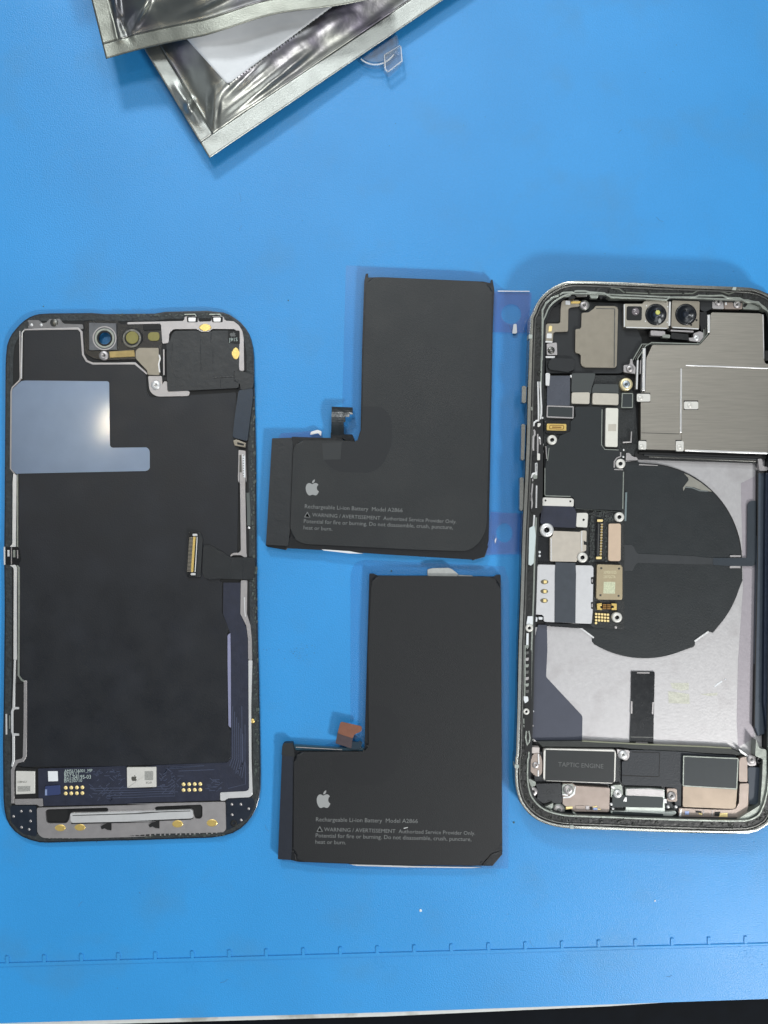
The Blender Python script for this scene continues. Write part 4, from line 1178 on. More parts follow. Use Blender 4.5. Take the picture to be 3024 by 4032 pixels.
camlens(2583, 1238, 41, 0.555, cb, LENSB)
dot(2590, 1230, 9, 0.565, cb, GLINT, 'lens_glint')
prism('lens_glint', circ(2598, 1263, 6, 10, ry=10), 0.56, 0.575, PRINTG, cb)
for q in h2((240, 368), (228, 548), (488, 378), (482, 560), (1600 - 1458, 380)):
    dot(q[0], q[1], 3, 0.535, cb, PLATEB, 'spot_weld')
cb2 = prism('camera_module', rnd(h2((540, 305), (862, 315), (855, 638), (530, 620)), 3), 0.2, 0.56, TAN, ph, bev=5)
camlens(2701, 1238, 41, 0.57, cb2, mat('navy_lens', (18, 26, 38), 0.25))
for q in h2((825, 535), (762, 590)):
    dot(q[0], q[1], 4, 0.555, cb2, DEEP, 'pin_hole')
strip('module_edge', h2((5, 618), (480, 630)), 4, 0.5, 0.55, PLATEB, ph)
strip('module_edge', h1((1358, 350), (1358, 612)), 4, 0.5, 0.55, PLATEB, ph)
strip('module_edge', h2((545, 618), (850, 636)), 4, 0.5, 0.57, PLATEB, ph)
strip('module_edge', h2((515, 320), (508, 600)), 7, 0.3, 0.55, PLATEB, ph)
strip('module_edge', h2((525, 655), (790, 668)), 6, 0.3, 0.5, PLATE, ph)
for p, m in ((h2((500, 275), (535, 290), (530, 365), (498, 355)), DEEP), (h2((495, 580), (525, 590), (515, 660), (480, 655)), DEEP), (h2((290, 655), (460, 665), (460, 720), (290, 712)), PLATE),
             (h2((325, 662), (445, 670), (442, 700), (325, 692)), TAN), (h2((430, 700), (520, 705), (515, 745), (425, 735)), GREENS), (h2((530, 680), (730, 700), (735, 770), (530, 750)), BLACKG),
             (h2((790, 690), (860, 665), (905, 680), (900, 740), (860, 790), (740, 775), (735, 740), (790, 740)), PLATE), (h2((540, 268), (860, 270), (860, 300), (540, 300)), DEEP),
             (h2((865, 262), (1005, 265), (1005, 400), (925, 440), (870, 415)), BLACK), (h2((870, 440), (945, 440), (940, 620), (880, 660), (865, 560)), BLACKG)):
    prism('camera_fitting', rnd(p, 3), 0.25, 0.46 + 0.02 * random.random(), m, ph, bev=3)
screw(*h2((828, 742))[0], 11, 0.49, ph, PLATEB)
for i in range(3):
    strip('camera_cable', h2((910 + i * 22, 560), (912 + i * 22, 720 - 10 * i), (820 + i * 20, 820 - i * 4), (300, 812 - i * 8), (190 + i * 22, 815 + i * 10), (90 + i * 24, 985), (85 + i * 28, 1000)),
          3.5, 0.3, 0.44 + i * 0.02, (GREENS, DKMET, GREENS)[i], ph)
strip('camera_cable', h2((140, 1000), (128, 1340)), 6, 0.3, 0.46, PLATEB, ph)
strip('camera_cable', h2((175, 1000), (170, 1160)), 3, 0.3, 0.46, PLATE, ph)
# top right brackets
for p, m in ((h2((1010, 262), (1130, 262), (1145, 405), (1010, 400)), PLATE), (h2((1150, 300), (1360, 300), (1358, 405), (1150, 405)), TANP), (h2((1365, 325), (1560, 325), (1560, 415), (1365, 405)), GREENS),
             (h2((1370, 345), (1430, 330), (1400, 380), (1370, 388)), DEEP), (h2((1475, 345, 8), (1550, 345, 8), (1555, 410), (1480, 405)), DKMET), (h2((1160, 320), (1178, 320), (1178, 360), (1160, 360)), WHITE)):
    prism('antenna_fitting', rnd(p, 4), 0.25, 0.48 + 0.03 * random.random(), m, ph, bev=4)
screw(*h2((1082, 318))[0], 15, 0.52, ph, PLATE)
screw(*h2((1300, 350))[0], 15, 0.52, ph, PLATE)
# big L-shaped shield over the board
shp = rnd(h2((1000, 445, 14), (1585, 458, 10), (1610, 480), (1612, 985)) + [(3012, 1432), (3060, 1436), (3060, 1788)] + h4((1659, 850), (690, 810), (250, 798), (175, 780), (175, 265)) + [(2523, 1586), (2523, 1545), (2541, 1545)] +
          h2((240, 980), (300, 850), (310, 825), (860, 828), (985, 690), (990, 470)), 3)
shl = prism('board_shield', shp, 0.2, 0.52, BRUSH, ph, bev=6, seg=3)
prism('shield_step', rnd([(2684, 1446, 3), (3058, 1458), (3058, 1776), (2684, 1768)], 2), 0.5, 0.545, BRUSH, shl, bev=5, seg=3)
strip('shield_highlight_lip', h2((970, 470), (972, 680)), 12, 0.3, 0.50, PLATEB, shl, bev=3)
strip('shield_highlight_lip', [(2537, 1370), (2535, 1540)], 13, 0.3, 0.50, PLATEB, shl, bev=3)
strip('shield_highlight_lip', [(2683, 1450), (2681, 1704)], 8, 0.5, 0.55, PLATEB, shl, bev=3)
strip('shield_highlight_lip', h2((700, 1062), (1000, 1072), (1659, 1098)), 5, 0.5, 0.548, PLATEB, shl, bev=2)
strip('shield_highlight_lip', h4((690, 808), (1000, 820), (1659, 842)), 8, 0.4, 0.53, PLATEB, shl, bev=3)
strip('shield_seam', h4((185, 605), (620, 618)), 2.5, 0.51, 0.5225, DKMET, shl)
strip('shield_seam', h2((1600, 470), (1612, 985)), 3, 0.51, 0.524, PLATEB, shl)
for (a, b, c, d, sx, sy) in ((130, 150, 285, 240, 175, 198), (680, 240, 845, 330, 750, 285), (150, 700, 240, 800, 185, 768), (585, 700, 675, 820, 628, 770)):
    prism('tab_gap', h4((a - 4, b - 12), (c, b - 12), (c, d + 8), (a - 4, d + 8)), 0.5, 0.549 if a == 680 else 0.526, DEEP, shl)
    prism('shield_tab', rnd(h4((a, b), (c, b), (c, d), (a, d)), 4), 0.5, 0.56, CHIPW, shl, bev=3)
    q = h4((sx, sy))[0]
    screw(q[0], q[1], 10, 0.575, shl, CHIPW)
prism('right_clip', h2((1625, 890), (1680, 890), (1680, 1005), (1630, 1005)), 0.5, 0.6, DEEP, ph, bev=2)
# stacked flexes under the shield
for i in range(4):
    strip('shield_flex', h4((150 + 60 * i, 838 + 22 * i), (700, 858 + 22 * i), (1560 - 10 * i, 890 + 22 * i)), 6, 0.3, 0.42 - 0.03 * i, (DEEP, TAPEG, DKMET, TAPEG)[i], ph, bev=1)
prism('flex_bed', rnd(h4((130, 800), (1640, 850), (1640, 900), (1525, 960), (140, 915), (100, 860)), 3), Z0, 0.34, DEEP, ph, bev=1)
prism('flex_end', rnd(h4((1540, 910), (1590, 905), (1600, 1000), (1659, 1000), (1659, 1045), (1560, 1048)), 4), 0.3, 0.46, PLATE, ph, bev=3)
prism('flex_end', rnd(h4((5, 840), (40, 838), (80, 885), (130, 888), (140, 925), (0, 925)), 3), 0.2, 0.36, PLATE, ph, bev=2)

# logic board
prism('logic_board', rnd([(2140, 1478), (2462, 1478), (2500, 1560), (2515, 1790), (2460, 1800), (2458, 2480), (2335, 2470), (2110, 2220), (2108, 2060), (2143, 1990)], 3), 0.14, 0.30, PCB, ph, bev=1)
prism('board_cover', rnd(h3((785, 300, 8), (1085, 302, 8), (1105, 330), (1095, 750), (1130, 795), (1310, 800), (1340, 860), (1345, 1480)) + h5((1340, 270), (780, 240), (770, 110), (430, 95)) +
      h3((435, 1010), (445, 900), (440, 760), (590, 690), (600, 640), (730, 590), (730, 470), (790, 430)), 4), 0.28, 0.40, mat('cover_slate', (23, 29, 32), 0.5, bump=0.15, bscale=30, var=0.1), ph, bev=3)
strip('cover_edge', h3((1098, 330), (1092, 745), (1128, 798), (1290, 805)), 3, 0.38, 0.41, GREENS, ph)
strip('cover_edge', h3((432, 1015), (430, 1320)), 3, 0.36, 0.415, GREENS, ph)
strip('cover_edge', h5((425, 70), (440, 95), (730, 103)), 4, 0.36, 0.415, GREENS, ph)
strip('cover_edge', h3((1348, 1060), (1340, 1480)) + h5((1340, 250)), 4, 0.36, 0.415, GREENS, ph)
strip('cover_edge', h3((1380, 1300), (1375, 1480)) + h5((1370, 390)), 7, 0.22, 0.30, mat('pale_teal_metal', (140, 155, 158), 0.3, 0.7), ph)
strip('cover_edge', h3((480, 780), (462, 930)), 3, 0.36, 0.415, GREENS, ph)
prism('board_label', rnd(h3((460, -60), (725, -60), (722, 290), (455, 285)), 3), 0.28, 0.43, STICK, ph, bev=5)
prism('contact_post', rnd(h3((440, -95), (492, -90), (482, 40), (440, 40)), 4), 0.28, 0.47, PLATEB, ph, bev=4)
prism('board_tape', rnd(h3((745, -90), (1020, -90), (1010, -30), (975, 80), (970, 150), (740, 130)), 4), 0.28, 0.42, mat('tape_grey', (62, 66, 66), 0.5), ph, bev=2)
prism('board_tape', rnd(h3((985, 80), (1010, 35), (1290, 40), (1290, 150), (980, 150)), 4), 0.28, 0.41, MATS['tape_grey'], ph, bev=2)
prism('board_chip', rnd(h3((745, 135), (955, 132), (950, 268), (742, 262)), 4), 0.28, 0.45, TAN2 if 'TAN2' in globals() else mat('pale_can', (196, 190, 178), 0.45, 0.4, bump=0.12, bscale=40, var=0.05), ph, bev=3)
prism('board_chip', rnd(h3((990, 140), (1290, 148), (1288, 280), (985, 272)), 4), 0.28, 0.45, MATS['pale_can'], ph, bev=3)
prism('board_chip', rnd(h3((1142, 315), (1287, 318), (1278, 770), (1135, 765)), 4), 0.28, 0.45, mat('white_can', (222, 220, 210), 0.45, 0.3, bump=0.1, bscale=40, var=0.04), ph, bev=3)
prism('chip_mark', h3((1172, 505), (1262, 502), (1262, 585), (1168, 585)), 0.44, 0.453, MATS['pale_can'], ph)
frame('chip_frame', h3((455, 285), (768, 295), (765, 438), (450, 425)), 4.5, 0.3, 0.45, PLATE, ph, bev=2)
prism('framed_chip', h3((465, 300), (755, 305), (752, 425), (462, 418)), 0.28, 0.43, mat('chip_black', (42, 48, 50), 0.45), ph)
frame('chip_frame', h3((1330, 140), (1460, 142), (1458, 315), (1322, 315)), 3.5, 0.3, 0.42, GREENS, ph)
prism('framed_chip', h3((1342, 155), (1450, 155), (1448, 318), (1335, 318)), 0.28, 0.41, MATS['chip_black'], ph)
strip('corner_bracket', h3((1442, 590), (1438, 712), (1340, 716)), 5, 0.3, 0.44, PLATE, ph, bev=1)
prism('connector_well', rnd(h3((430, 470), (735, 450), (730, 590), (700, 625), (435, 610)), 5), 0.28, 0.36, BLACKG, ph, bev=2)
cn = prism('board_connector', rnd(h3((455, 498), (682, 502), (680, 580), (452, 574)), 3), 0.3, 0.44, GOLD, ph, bev=3)
frame('connector_groove', h3((485, 512), (655, 515), (652, 568), (482, 562)), 3, 0.42, 0.446, mat('dark_gold', (150, 112, 60), 0.4, 0.5), cn)
prism('connector_groove', h3((515, 532), (625, 534), (624, 550), (514, 548)), 0.42, 0.446, MATS['dark_gold'], cn)
standoff(*h3((515, 687))[0], 19, 0.46, ph)
standoff(*h3((1313, 965))[0], 19, 0.46, ph)
strip('corner_bracket', h3((1315, 830), (1315, 880), (1270, 900), (1242, 940), (1240, 1010)), 5, 0.3, 0.42, PLATE, ph)
strip('corner_bracket', h3((1240, 1032), (1340, 1035)), 4, 0.3, 0.42, PLATE, ph)
for q in h3((1350, 805), (1345, 885), (735, -60), (775, -70), (735, -50)):
    dot(q[0], q[1], 4, 0.40, ph, PLATEB, 'solder_blob')
# lower board
prism('flex_shield', rnd(h5((400, 125, 6), (420, 115), (755, 125, 6), (768, 145), (765, 220), (395, 210)), 3), 0.3, 0.47, CHIPW, ph, bev=3)
for q in h5((438, 150), (727, 160)):
    dot(q[0], q[1], 3.8, 0.462, ph, DEEP, 'pin_hole')
prism('board_flex', rnd(h5((395, 205), (770, 220), (800, 300), (795, 470), (540, 460), (375, 420)), 5), 0.3, 0.46, NAVY, ph, bev=5)
prism('board_chip', rnd(h5((805, 295), (925, 295, 6), (935, 315), (925, 465), (795, 458)), 4), 0.3, 0.45, CHIPW, ph, bev=3)
dot(*h5((882, 375))[0], 4.5, 0.442, ph, DEEP, 'pin_hole')
prism('power_can', rnd(h5((530, 505), (850, 518), (860, 500), (918, 502), (912, 735), (850, 760), (800, 865), (490, 860), (490, 580), (520, 575)), 4), 0.3, 0.46, mat('satin_can', (196, 188, 176), 0.42, 0.5, bump=0.12, bscale=40, var=0.06), ph, bev=4)
strip('can_rib', h5((862, 505), (858, 600), (862, 740)), 5, 0.45, 0.475, PLATEB, ph, bev=1)
strip('can_rib', h5((505, 590), (505, 850)), 5, 0.45, 0.47, PLATEB, ph, bev=1)
prism('can_slot', h5((885, 620), (925, 640), (920, 670), (885, 665)), 0.44, 0.47, DEEP, ph)
standoff(*h5((453, 495))[0], 27, 0.49, ph, PLATEB, hole=0.36)
standoff(*h5((870, 815))[0], 20, 0.49, ph)
prism('side_pocket', rnd(h5((330, 570), (480, 575), (480, 870), (330, 860)), 3), 0.28, 0.33, BLACKG, ph)
for q in h5((368, 752), (368, 795)):
    dot(q[0], q[1], 5, 0.33, ph, WHITE, 'contact_pad')
prism('component_field', rnd(h5((965, 280), (1340, 280), (1355, 400), (1350, 860), (960, 870), (950, 600)), 4), 0.28, 0.35, PCB, ph)
bm = bmesh.new()
for k in range(420):
    x, y = random.uniform(2322, 2452), random.uniform(2012, 2212)
    if 2340 < x < 2382 and y > 2035 or x > 2390 and y > 2055:
        continue
    a, b = random.uniform(2, 4), random.uniform(1.5, 3)
    if random.random() < 0.5:
        a, b = b, a
    add_prism(bm, rect(x - a, y - b, x + a, y + b), 0.34, 0.36 + random.random() * 0.03)
for k in range(60):
    x = 2265 + k * 3
    add_prism(bm, rect(x, 2000 + k * 0.25, x + 2, 2004 + k * 0.25), 0.3, 0.41)
o = from_bm('tiny_components', bm, mat('component_grey', (74, 78, 76), 0.35, 0.3, var=0.6, vscale=30), ph)
o['kind'] = 'stuff'
cn = prism('board_connector', rnd(h5((1035, 365), (1115, 368), (1102, 842), (1028, 838)), 3), 0.3, 0.44, BLACKG, ph, bev=2)
strip('contact_row', h5((1096, 420), (1082, 800)), 7, 0.42, 0.455, GOLD, cn)
strip('contact_row', h5((1060, 420), (1050, 800)), 5, 0.42, 0.45, DKMET, cn)
for k in range(24):
    q = h5((1096 - 0.58 * k, 425 + k * 16))[0]
    prism('contact_pin', rect(q[0] - 5, q[1] - 1.2, q[0] + 5, q[1] + 1.2), 0.44, 0.462, BLACKG if k % 2 else PLATE, cn)
for y, x in ((385, 1078), (820, 1065)):
    prism('connector_key', rnd(h5((x - 36, y - 14), (x + 30, y - 14), (x + 28, y + 14), (x - 36, y + 14)), 2), 0.42, 0.46, GOLDP, cn, bev=2)
prism('board_chip', rnd(h5((1175, 420, 6), (1318, 420, 6), (1315, 858, 8), (1170, 855, 8)), 3), 0.3, 0.43, COPPERT, ph, bev=3)
standoff(*h5((1300, 343))[0], 19, 0.45, ph)
# card reader
cr = prism('card_reader', rnd(h5((350, 898), (985, 910), (998, 940), (988, 1450), (975, 1590), (420, 1565), (415, 1485), (255, 1475, 12), (240, 1450), (250, 1270), (262, 1240), (262, 1060), (250, 980, 8), (270, 935), (350, 930)), 4),
           0.2, 0.45, mat('reader_steel', (204, 204, 206), 0.45, 0.4, bump=0.12, bscale=30, var=0.04), ph, bev=4)
prism('reader_step', rnd(h5((262, 1075, 8), (342, 1080), (345, 1310), (258, 1310)), 3), 0.44, 0.465, MATS['reader_steel'], cr, bev=3)
prism('reader_flex', h5((555, 870), (790, 878), (795, 1000), (788, 1580), (545, 1572), (550, 1000)), 0.44, 0.475, mat('reader_flex_slate', (58, 64, 72), 0.45, var=0.1), cr, bev=2)
for y, x in ((1100, 427), (1210, 424), (1318, 422)):
    q = h5((x, y))[0]
    prism('reader_window', circ(q[0], q[1], 15, 18, ry=9), 0.44, 0.458, mat('reader_dark', (110, 104, 88), 0.4, 0.5), cr)
    prism('reader_contact', rnd(rect(q[0] - 3, q[1] - 6, q[0] + 9, q[1] + 6), 2), 0.45, 0.468, GOLDP, cr, bev=1)
for y in (1085, 1375):
    prism('reader_latch', rnd(h5((968, y - 40), (1000, y - 42), (1000, y + 42), (970, y + 38)), 3), 0.44, 0.455, DEEP, cr)
    prism('reader_latch', rnd(h5((975, y - 18), (990, y - 20), (990, y + 20), (975, y + 20)), 2), 0.45, 0.465, PLATE, cr)
# power chip with code
gc = prism('gold_chip', rnd(h5((1040, 895, 6), (1335, 905, 8), (1335, 1310, 8), (1030, 1305, 8)), 3), 0.28, 0.47, mat('champagne_can', (176, 162, 134), 0.4, 0.6, bump=0.1, bscale=60, var=0.04), ph, bev=4)
for q in h5((1088, 940), (1295, 945), (1078, 1255), (1290, 1262)):
    dot(q[0], q[1], 4.2, 0.462, gc, PRINTD, 'pin_hole')
GP = mat('pale_gold_print', (212, 206, 170), 0.5)
a = h5((1115, 1005), (1265, 1005))
printed('339S01025', a[0][:2], a[1][:2], 0.472, GP, gc, hscale=1.5)
a = h5((1115, 1055), (1255, 1055))
printed('2307GCTA', a[0][:2], a[1][:2], 0.472, GP, gc, hscale=1.5)
prism('code_sticker', h5((1118, 1098), (1252, 1100), (1248, 1238), (1112, 1234)), 0.46, 0.4725, mat('code_patch', (196, 200, 170), 0.5, bump=0.6, bscale=20, var=0.25, vscale=30), gc)
for p in (h5((1038, 1355), (1095, 1348), (1098, 1372), (1075, 1380), (1075, 1405), (1100, 1410), (1098, 1428), (1040, 1425)), h5((1270, 1355), (1210, 1350), (1208, 1372), (1240, 1380), (1240, 1405), (1208, 1410), (1210, 1428), (1270, 1428))):
    prism('spring_contact', p, 0.3, 0.38, GOLD, ph, bev=1)
for i in range(2):
    for j in range(3):
        q = h5((1128 + 50 * i, 1368 + 22 * j))[0]
        prism('contact_pad', rect(q[0] - 7, q[1] - 2.5, q[0] + 7, q[1] + 2.5), 0.3, 0.37, MATS['dark_gold'], ph)
for i in range(5):
    for j in range(3):
        q = h5((1030 + 34.5 * i, 1475 + 36 * j + 2 * i))[0]
        prism('contact_pad', rnd(rect(q[0] - 4.2, q[1] - 4, q[0] + 4.2, q[1] + 4), 2), 0.3, 0.37, GOLDP, ph)
q = h5((1028, 1580))[0]
prism('contact_pad', rnd(rect(q[0] - 4.2, q[1] - 4, q[0] + 4.2, q[1] + 4), 2), 0.3, 0.37, GOLDP, ph)
standoff(*h5((1273, 1515))[0], 20, 0.45, ph)
dot(*h5((1258, 1628))[0], 6, 0.30, ph, PLATE, 'solder_blob')
prism('board_lip', rnd(h5((420, 1580), (960, 1600), (1090, 1610), (1310, 1590), (1330, 1640), (1080, 1640), (820, 1640), (500, 1620)), 3), 0.2, 0.29, BLACKG, ph, bev=2)

prism('button_channel', rnd([(2094, 1640), (2128, 1640), (2140, 1700), (2136, 2010), (2112, 2040), (2088, 2010), (2086, 1900)], 5), 0.3, 0.66, DEEP, ph)
prism('button_channel', rnd([(2076, 2560), (2094, 2560), (2090, 2960), (2066, 2960), (2064, 2750)], 5), 0.3, 0.66, DEEP, ph)
# left inner wall clutter: spring contacts, button flexes, brackets
for pts, wd, z, m in (
        (h11((350, -900), (372, -100), (375, 250), (372, 500)), 6, 0.62, PLATEB), (h11((430, -900), (480, 0), (480, 280), (440, 470)), 6, 0.58, PLATEB), (h11((400, 0), (405, 260)), 3, 0.6, DEEP),
        (h11((400, 500), (300, 520), (210, 590), (200, 720)), 6, 0.6, PLATEB), (h11((200, 850), (240, 900), (240, 1030), (180, 1100), (170, 1500), (190, 1600)), 7, 0.58, PLATE),
        (h11((345, 1000), (345, 1400), (340, 1900)), 6, 0.6, PLATE), (h11((380, 1150), (440, 1130)), 8, 0.6, PLATEB), (h11((430, 1180), (440, 1380)), 6, 0.58, PLATE),
        (h11((160, 1600), (230, 1700), (270, 1900)), 6, 0.56, GREENS), (h11((130, 1900), (180, 1980), (250, 2020)), 4, 0.56, GREENS), (h11((300, 2050), (300, 2212), (290, 2500)), 8, 0.6, PLATEB),
        (h11((130, 20), (135, 140)), 6, 0.6, GREENS), (h11((640, 1450), (670, 1900)), 4, 0.45, PLATE), (h11((440, 2100), (470, 2400), (440, 3300)), 4, 0.5, DKMET),
        (h3((330, 960), (330, 1060)), 10, 0.6, PLATEB), (h3((275, 1130), (285, 1085), (330, 1070)), 6, 0.6, PLATEB), (h3((290, 1140), (285, 1230), (272, 1400)), 5, 0.58, PLATE),
        (h3((335, 1220), (330, 1480)), 6, 0.58, PLATEB), (h3((380, 1000), (375, 1480)), 5, 0.5, DKMET), (h5((272, 60), (285, 180), (275, 260)), 5, 0.58, PLATE),
        (h5((330, 0), (325, 230)), 5, 0.58, PLATE), (h5((308, 320), (300, 450)), 7, 0.58, PLATEB)):
    strip('button_flex', pts, wd, 0.3, z + 0.085, m, ph, bev=1)
for p, z, m in ((h11((345, 610), (455, 610), (450, 690), (390, 750), (335, 740)), 0.62, CHIPW), (h11((470, 1340), (560, 1345), (540, 1535), (475, 1530)), 0.55, PLATEB), (h11((325, 1690), (430, 1720), (425, 1950), (325, 1955)), 0.62, CHIPW),
                (h11((410, 1570), (470, 1570), (470, 1610), (410, 1610)), 0.5, PLATE), (h11((510, 1590), (555, 1590), (550, 1690), (510, 1690)), 0.5, PLATE), (h11((490, 380), (550, 380), (550, 450), (490, 450)), 0.55, PLATEB),
                (h3((285, 1085), (345, 1080), (340, 1140), (300, 1145)), 0.58, GREENS), (h3((395, 450 - 30), (410, 420), (412, 440), (395, 445)), 0.5, PLATEB),
                (h5((250, 470), (310, 440), (325, 560), (300, 880), (270, 910), (240, 900)), 0.57, mat('pale_teal_white', (205, 216, 216), 0.4, 0.4)), (h1((440, 1170), (492, 1175), (482, 1300), (440, 1295)), 0.5, PLATEB),
                (h5((230, 1500), (290, 1500), (290, 1600), (215, 1600)), 0.57, WHITE), (h5((320, 1510), (345, 1515), (340, 1565), (318, 1562)), 0.45, WHITE), (h5((360, 1510), (405, 1512), (402, 1540), (360, 1540)), 0.45, WHITE),
                (h12((490, 860), (570, 860), (560, 1300), (520, 1430), (480, 1300)), 0.56, WHITE), (h12((575, 1050), (640, 1080), (620, 1120), (570, 1110)), 0.5, GREENS), (h12((655, 960), (705, 970), (690, 1090), (655, 1090)), 0.45, PLATE)):
    prism('side_bracket', rnd(p, 2), 0.3, z + (0.1 if z > 0.52 else 0), m, ph, bev=2)
standoff(*h5((250, 1638))[0], 15, 0.70, ph, CHIPW)
prism('rail_slot', circ(*h11((230, 1900))[0], 8, 14, ry=10), 0.4, 0.70, DEEP, ph)
prism('rail_slot', circ(*h5((292, 265))[0], 9, 14, ry=8), 0.4, 0.70, DEEP, ph)
strip('side_rail', h12((440, 1300), (435, 2212)) + h7((200, 500), (195, 720)), 5, 0.3, 0.67, GREENS, ph, bev=1)
for p, z, m in ((h7((185, 715), (235, 720), (240, 770), (200, 800), (185, 760)), 0.58, WHITE), (h7((215, 810), (255, 800), (258, 840), (225, 850)), 0.56, CHIPW), (h7((180, 975), (245, 975), (240, 1080), (215, 1130), (180, 1060)), 0.55, GREENS),
                (h7((275, 880), (305, 882), (305, 900), (275, 905)), 0.4, WHITE), (h7((260, 1050), (302, 1052), (300, 1068), (250, 1072)), 0.4, PLATE), (h7((245, 1210), (295, 1215), (290, 1235), (255, 1240)), 0.42, GREENS)):
    prism('side_bracket', rnd(p, 3), 0.2, z + (0.1 if z > 0.52 else 0), m, ph, bev=2)
standoff(*h7((215, 895))[0], 12, 0.70, ph, CHIPW)
for k in range(8):
    y = 120 + k * 75
    prism('rail_rung', rnd(h7((205, y), (245, y - 6), (238, y + 30), (208, y + 34)), 2), 0.3, 0.662 + 0.01 * (k % 3), (GREENS, DKMET, PLATE)[k % 3], ph, bev=1)
strip('side_rail', h7((215, 1120), (205, 1200), (225, 1290), (250, 1250), (260, 1200), (245, 1120)), 5, 0.3, 0.67, GREENS, ph, bev=1)
LIFT[0] = lambda x, y: 0.0

# ------------------------------------------------------------------ foil bags


def smooth(t):
    t = max(0.0, min(1.0, t))
    return t * t * (3 - 2 * t)


def bag(name, label, O, U, V, lu, lv, seal_u, seal_v, puff, base, seed, curve=None, creases=(), sealm=None):
    """O corner, U/V unit picture directions along the two visible edges, sizes in px"""
    root = empty(name, P(O[0], O[1], 0), label, 'foil bag', 'silver antistatic bags')
    U, V = Vector(U).normalized(), Vector(V).normalized()

    def surf(u, v):
        q = Vector(O) + U * u + V * v
        if curve:
            q += Vector(curve(u, v))
        eu, ev = smooth((u - seal_v) / 150.0), smooth((v - seal_u) / 150.0)
        eu2, ev2 = smooth((lu - u - 60) / 150.0), smooth((lv - v - 60) / 150.0)
        e = min(eu, ev) * min(eu2, ev2)
        n1 = noise.noise(Vector((u / 210 + seed, v / 210, 0)))
        n2 = abs(noise.noise(Vector((u / 330 + v / 500 + seed, v / 150, 3.1))))
        n3 = abs(noise.noise(Vector((u / 40, v / 46 + seed, 7.7))))
        z = base(u, v) + puff * e * (0.8 + 0.4 * n1) - 0.10 * e * (0.5 - n2) - 0.008 * (0.3 + e) * (0.5 - n3)
        z += 0.012 * noise.noise(Vector((u / 70, v / 70, seed)))
        for (a, b, w_, h_) in creases:
            A, B = Vector(a), Vector(b)
            p = Vector((u, v)) - A
            d = B - A
            t = max(0, min(1, p.dot(d) / d.length_squared))
            dist = (p - d * t).length
            z += h_ * max(0, 1 - dist / w_) * math.sin(math.pi * min(1, max(0.05, t)))
        return q, z

    def build(nm, u0, u1, v0, v1, m, dz=0.0):
        bm = bmesh.new()
        a = max(4, int((u1 - u0) / 7))
        b = max(4, int((v1 - v0) / 7))
        g, g2 = [], []
        for i in range(a + 1):
            r, r2 = [], []
            for j in range(b + 1):
                q, z = surf(u0 + (u1 - u0) * i / a, v0 + (v1 - v0) * j / b)
                p = P(q.x, q.y, z + dz)
                r.append(bm.verts.new(p))
                r2.append(bm.verts.new((p.x, p.y, p.z - 0.03)))
            g.append(r)
            g2.append(r2)
        for i in range(a):
            for j in range(b):
                bm.faces.new((g[i][j], g[i + 1][j], g[i + 1][j + 1], g[i][j + 1]))
                bm.faces.new((g2[i][j + 1], g2[i + 1][j + 1], g2[i + 1][j], g2[i][j]))
        for i in range(a):
            bm.faces.new((g[i][0], g2[i][0], g2[i + 1][0], g[i + 1][0]))
            bm.faces.new((g[i][b], g[i + 1][b], g2[i + 1][b], g2[i][b]))
        for j in range(b):
            bm.faces.new((g[0][j], g[0][j + 1], g2[0][j + 1], g2[0][j]))
            bm.faces.new((g[a][j], g2[a][j], g2[a][j + 1], g[a][j + 1]))
        bmesh.ops.recalc_face_normals(bm, faces=bm.faces)
        return from_bm(nm, bm, m, root, smooth=True)
    build('body', seal_v, lu, seal_u, lv, FOIL)
    build('seal', 0, lu, 0, seal_u, sealm or FOILS)
    build('seal', 0, seal_v, seal_u, lv, sealm or FOILS)
    return root, surf


Ul, Vl = (0.828, -0.560), (-0.512, -0.859)
lowbag, surfL = bag('foil_bag', 'silver foil bag with a white label, lying underneath the other bag', (824, 622), Ul, Vl, 1300, 1000, 72, 60, 0.55,
                    lambda u, v: 0.55 + 0.25 * smooth(v / 600) - 0.1 * smooth(u / 900), 3.3,
                    creases=(((60, 72), (170, 230), 30, 0.10), ((40, 120), (30, 330), 26, 0.16), ((90, 90), (600, 130), 24, 0.10), ((150, 160), (420, 200), 26, -0.10), ((0, 190), (70, 240), 22, 0.12)))
# white paper label on the lower bag: follows the bag's surface
bm = bmesh.new()
LU, LV = Vector(Ul).normalized(), Vector(Vl).normalized()


def to_uv(x, y):
    d = Vector((x, y)) - Vector((824, 622))
    det = LU.x * LV.y - LU.y * LV.x
    return ((d.x * LV.y - d.y * LV.x) / det, (LU.x * d.y - LU.y * d.x) / det)


c0 = to_uv(897, 334)
c1 = to_uv(743, 163)
c2 = to_uv(1303, 32)
ulen, vlen = Vector((c2[0] - c0[0], c2[1] - c0[1])), Vector((c1[0] - c0[0], c1[1] - c0[1]))
ulen *= 1.25
vlen *= 2.2
na, nb = 60, 46
g = {}
for i in range(na + 1):
    for j in range(nb + 1):
        a, b = i / na, j / nb
        rc = 16                                   # rounded corner at the near end
        da, db = a * ulen.length, b * vlen.length
        if da < rc and db < rc and (rc - da) ** 2 + (rc - db) ** 2 > rc * rc:
            k = rc / math.hypot(rc - da, rc - db)
            da, db = rc - (rc - da) * k, rc - (rc - db) * k
            a, b = da / ulen.length, db / vlen.length
        zig = 2.2 * (i % 2) if j == 0 else 0
        uu, vv = c0[0] + ulen.x * a + vlen.x * b, c0[1] + ulen.y * a + vlen.y * b
        q, z = surfL(uu, vv + zig)
        g[i, j] = bm.verts.new(P(q.x, q.y, z + 0.018))
for i in range(na):
    for j in range(nb):
        bm.faces.new((g[i, j], g[i + 1, j], g[i + 1, j + 1], g[i, j + 1]))
ex = bmesh.ops.extrude_face_region(bm, geom=list(bm.faces))
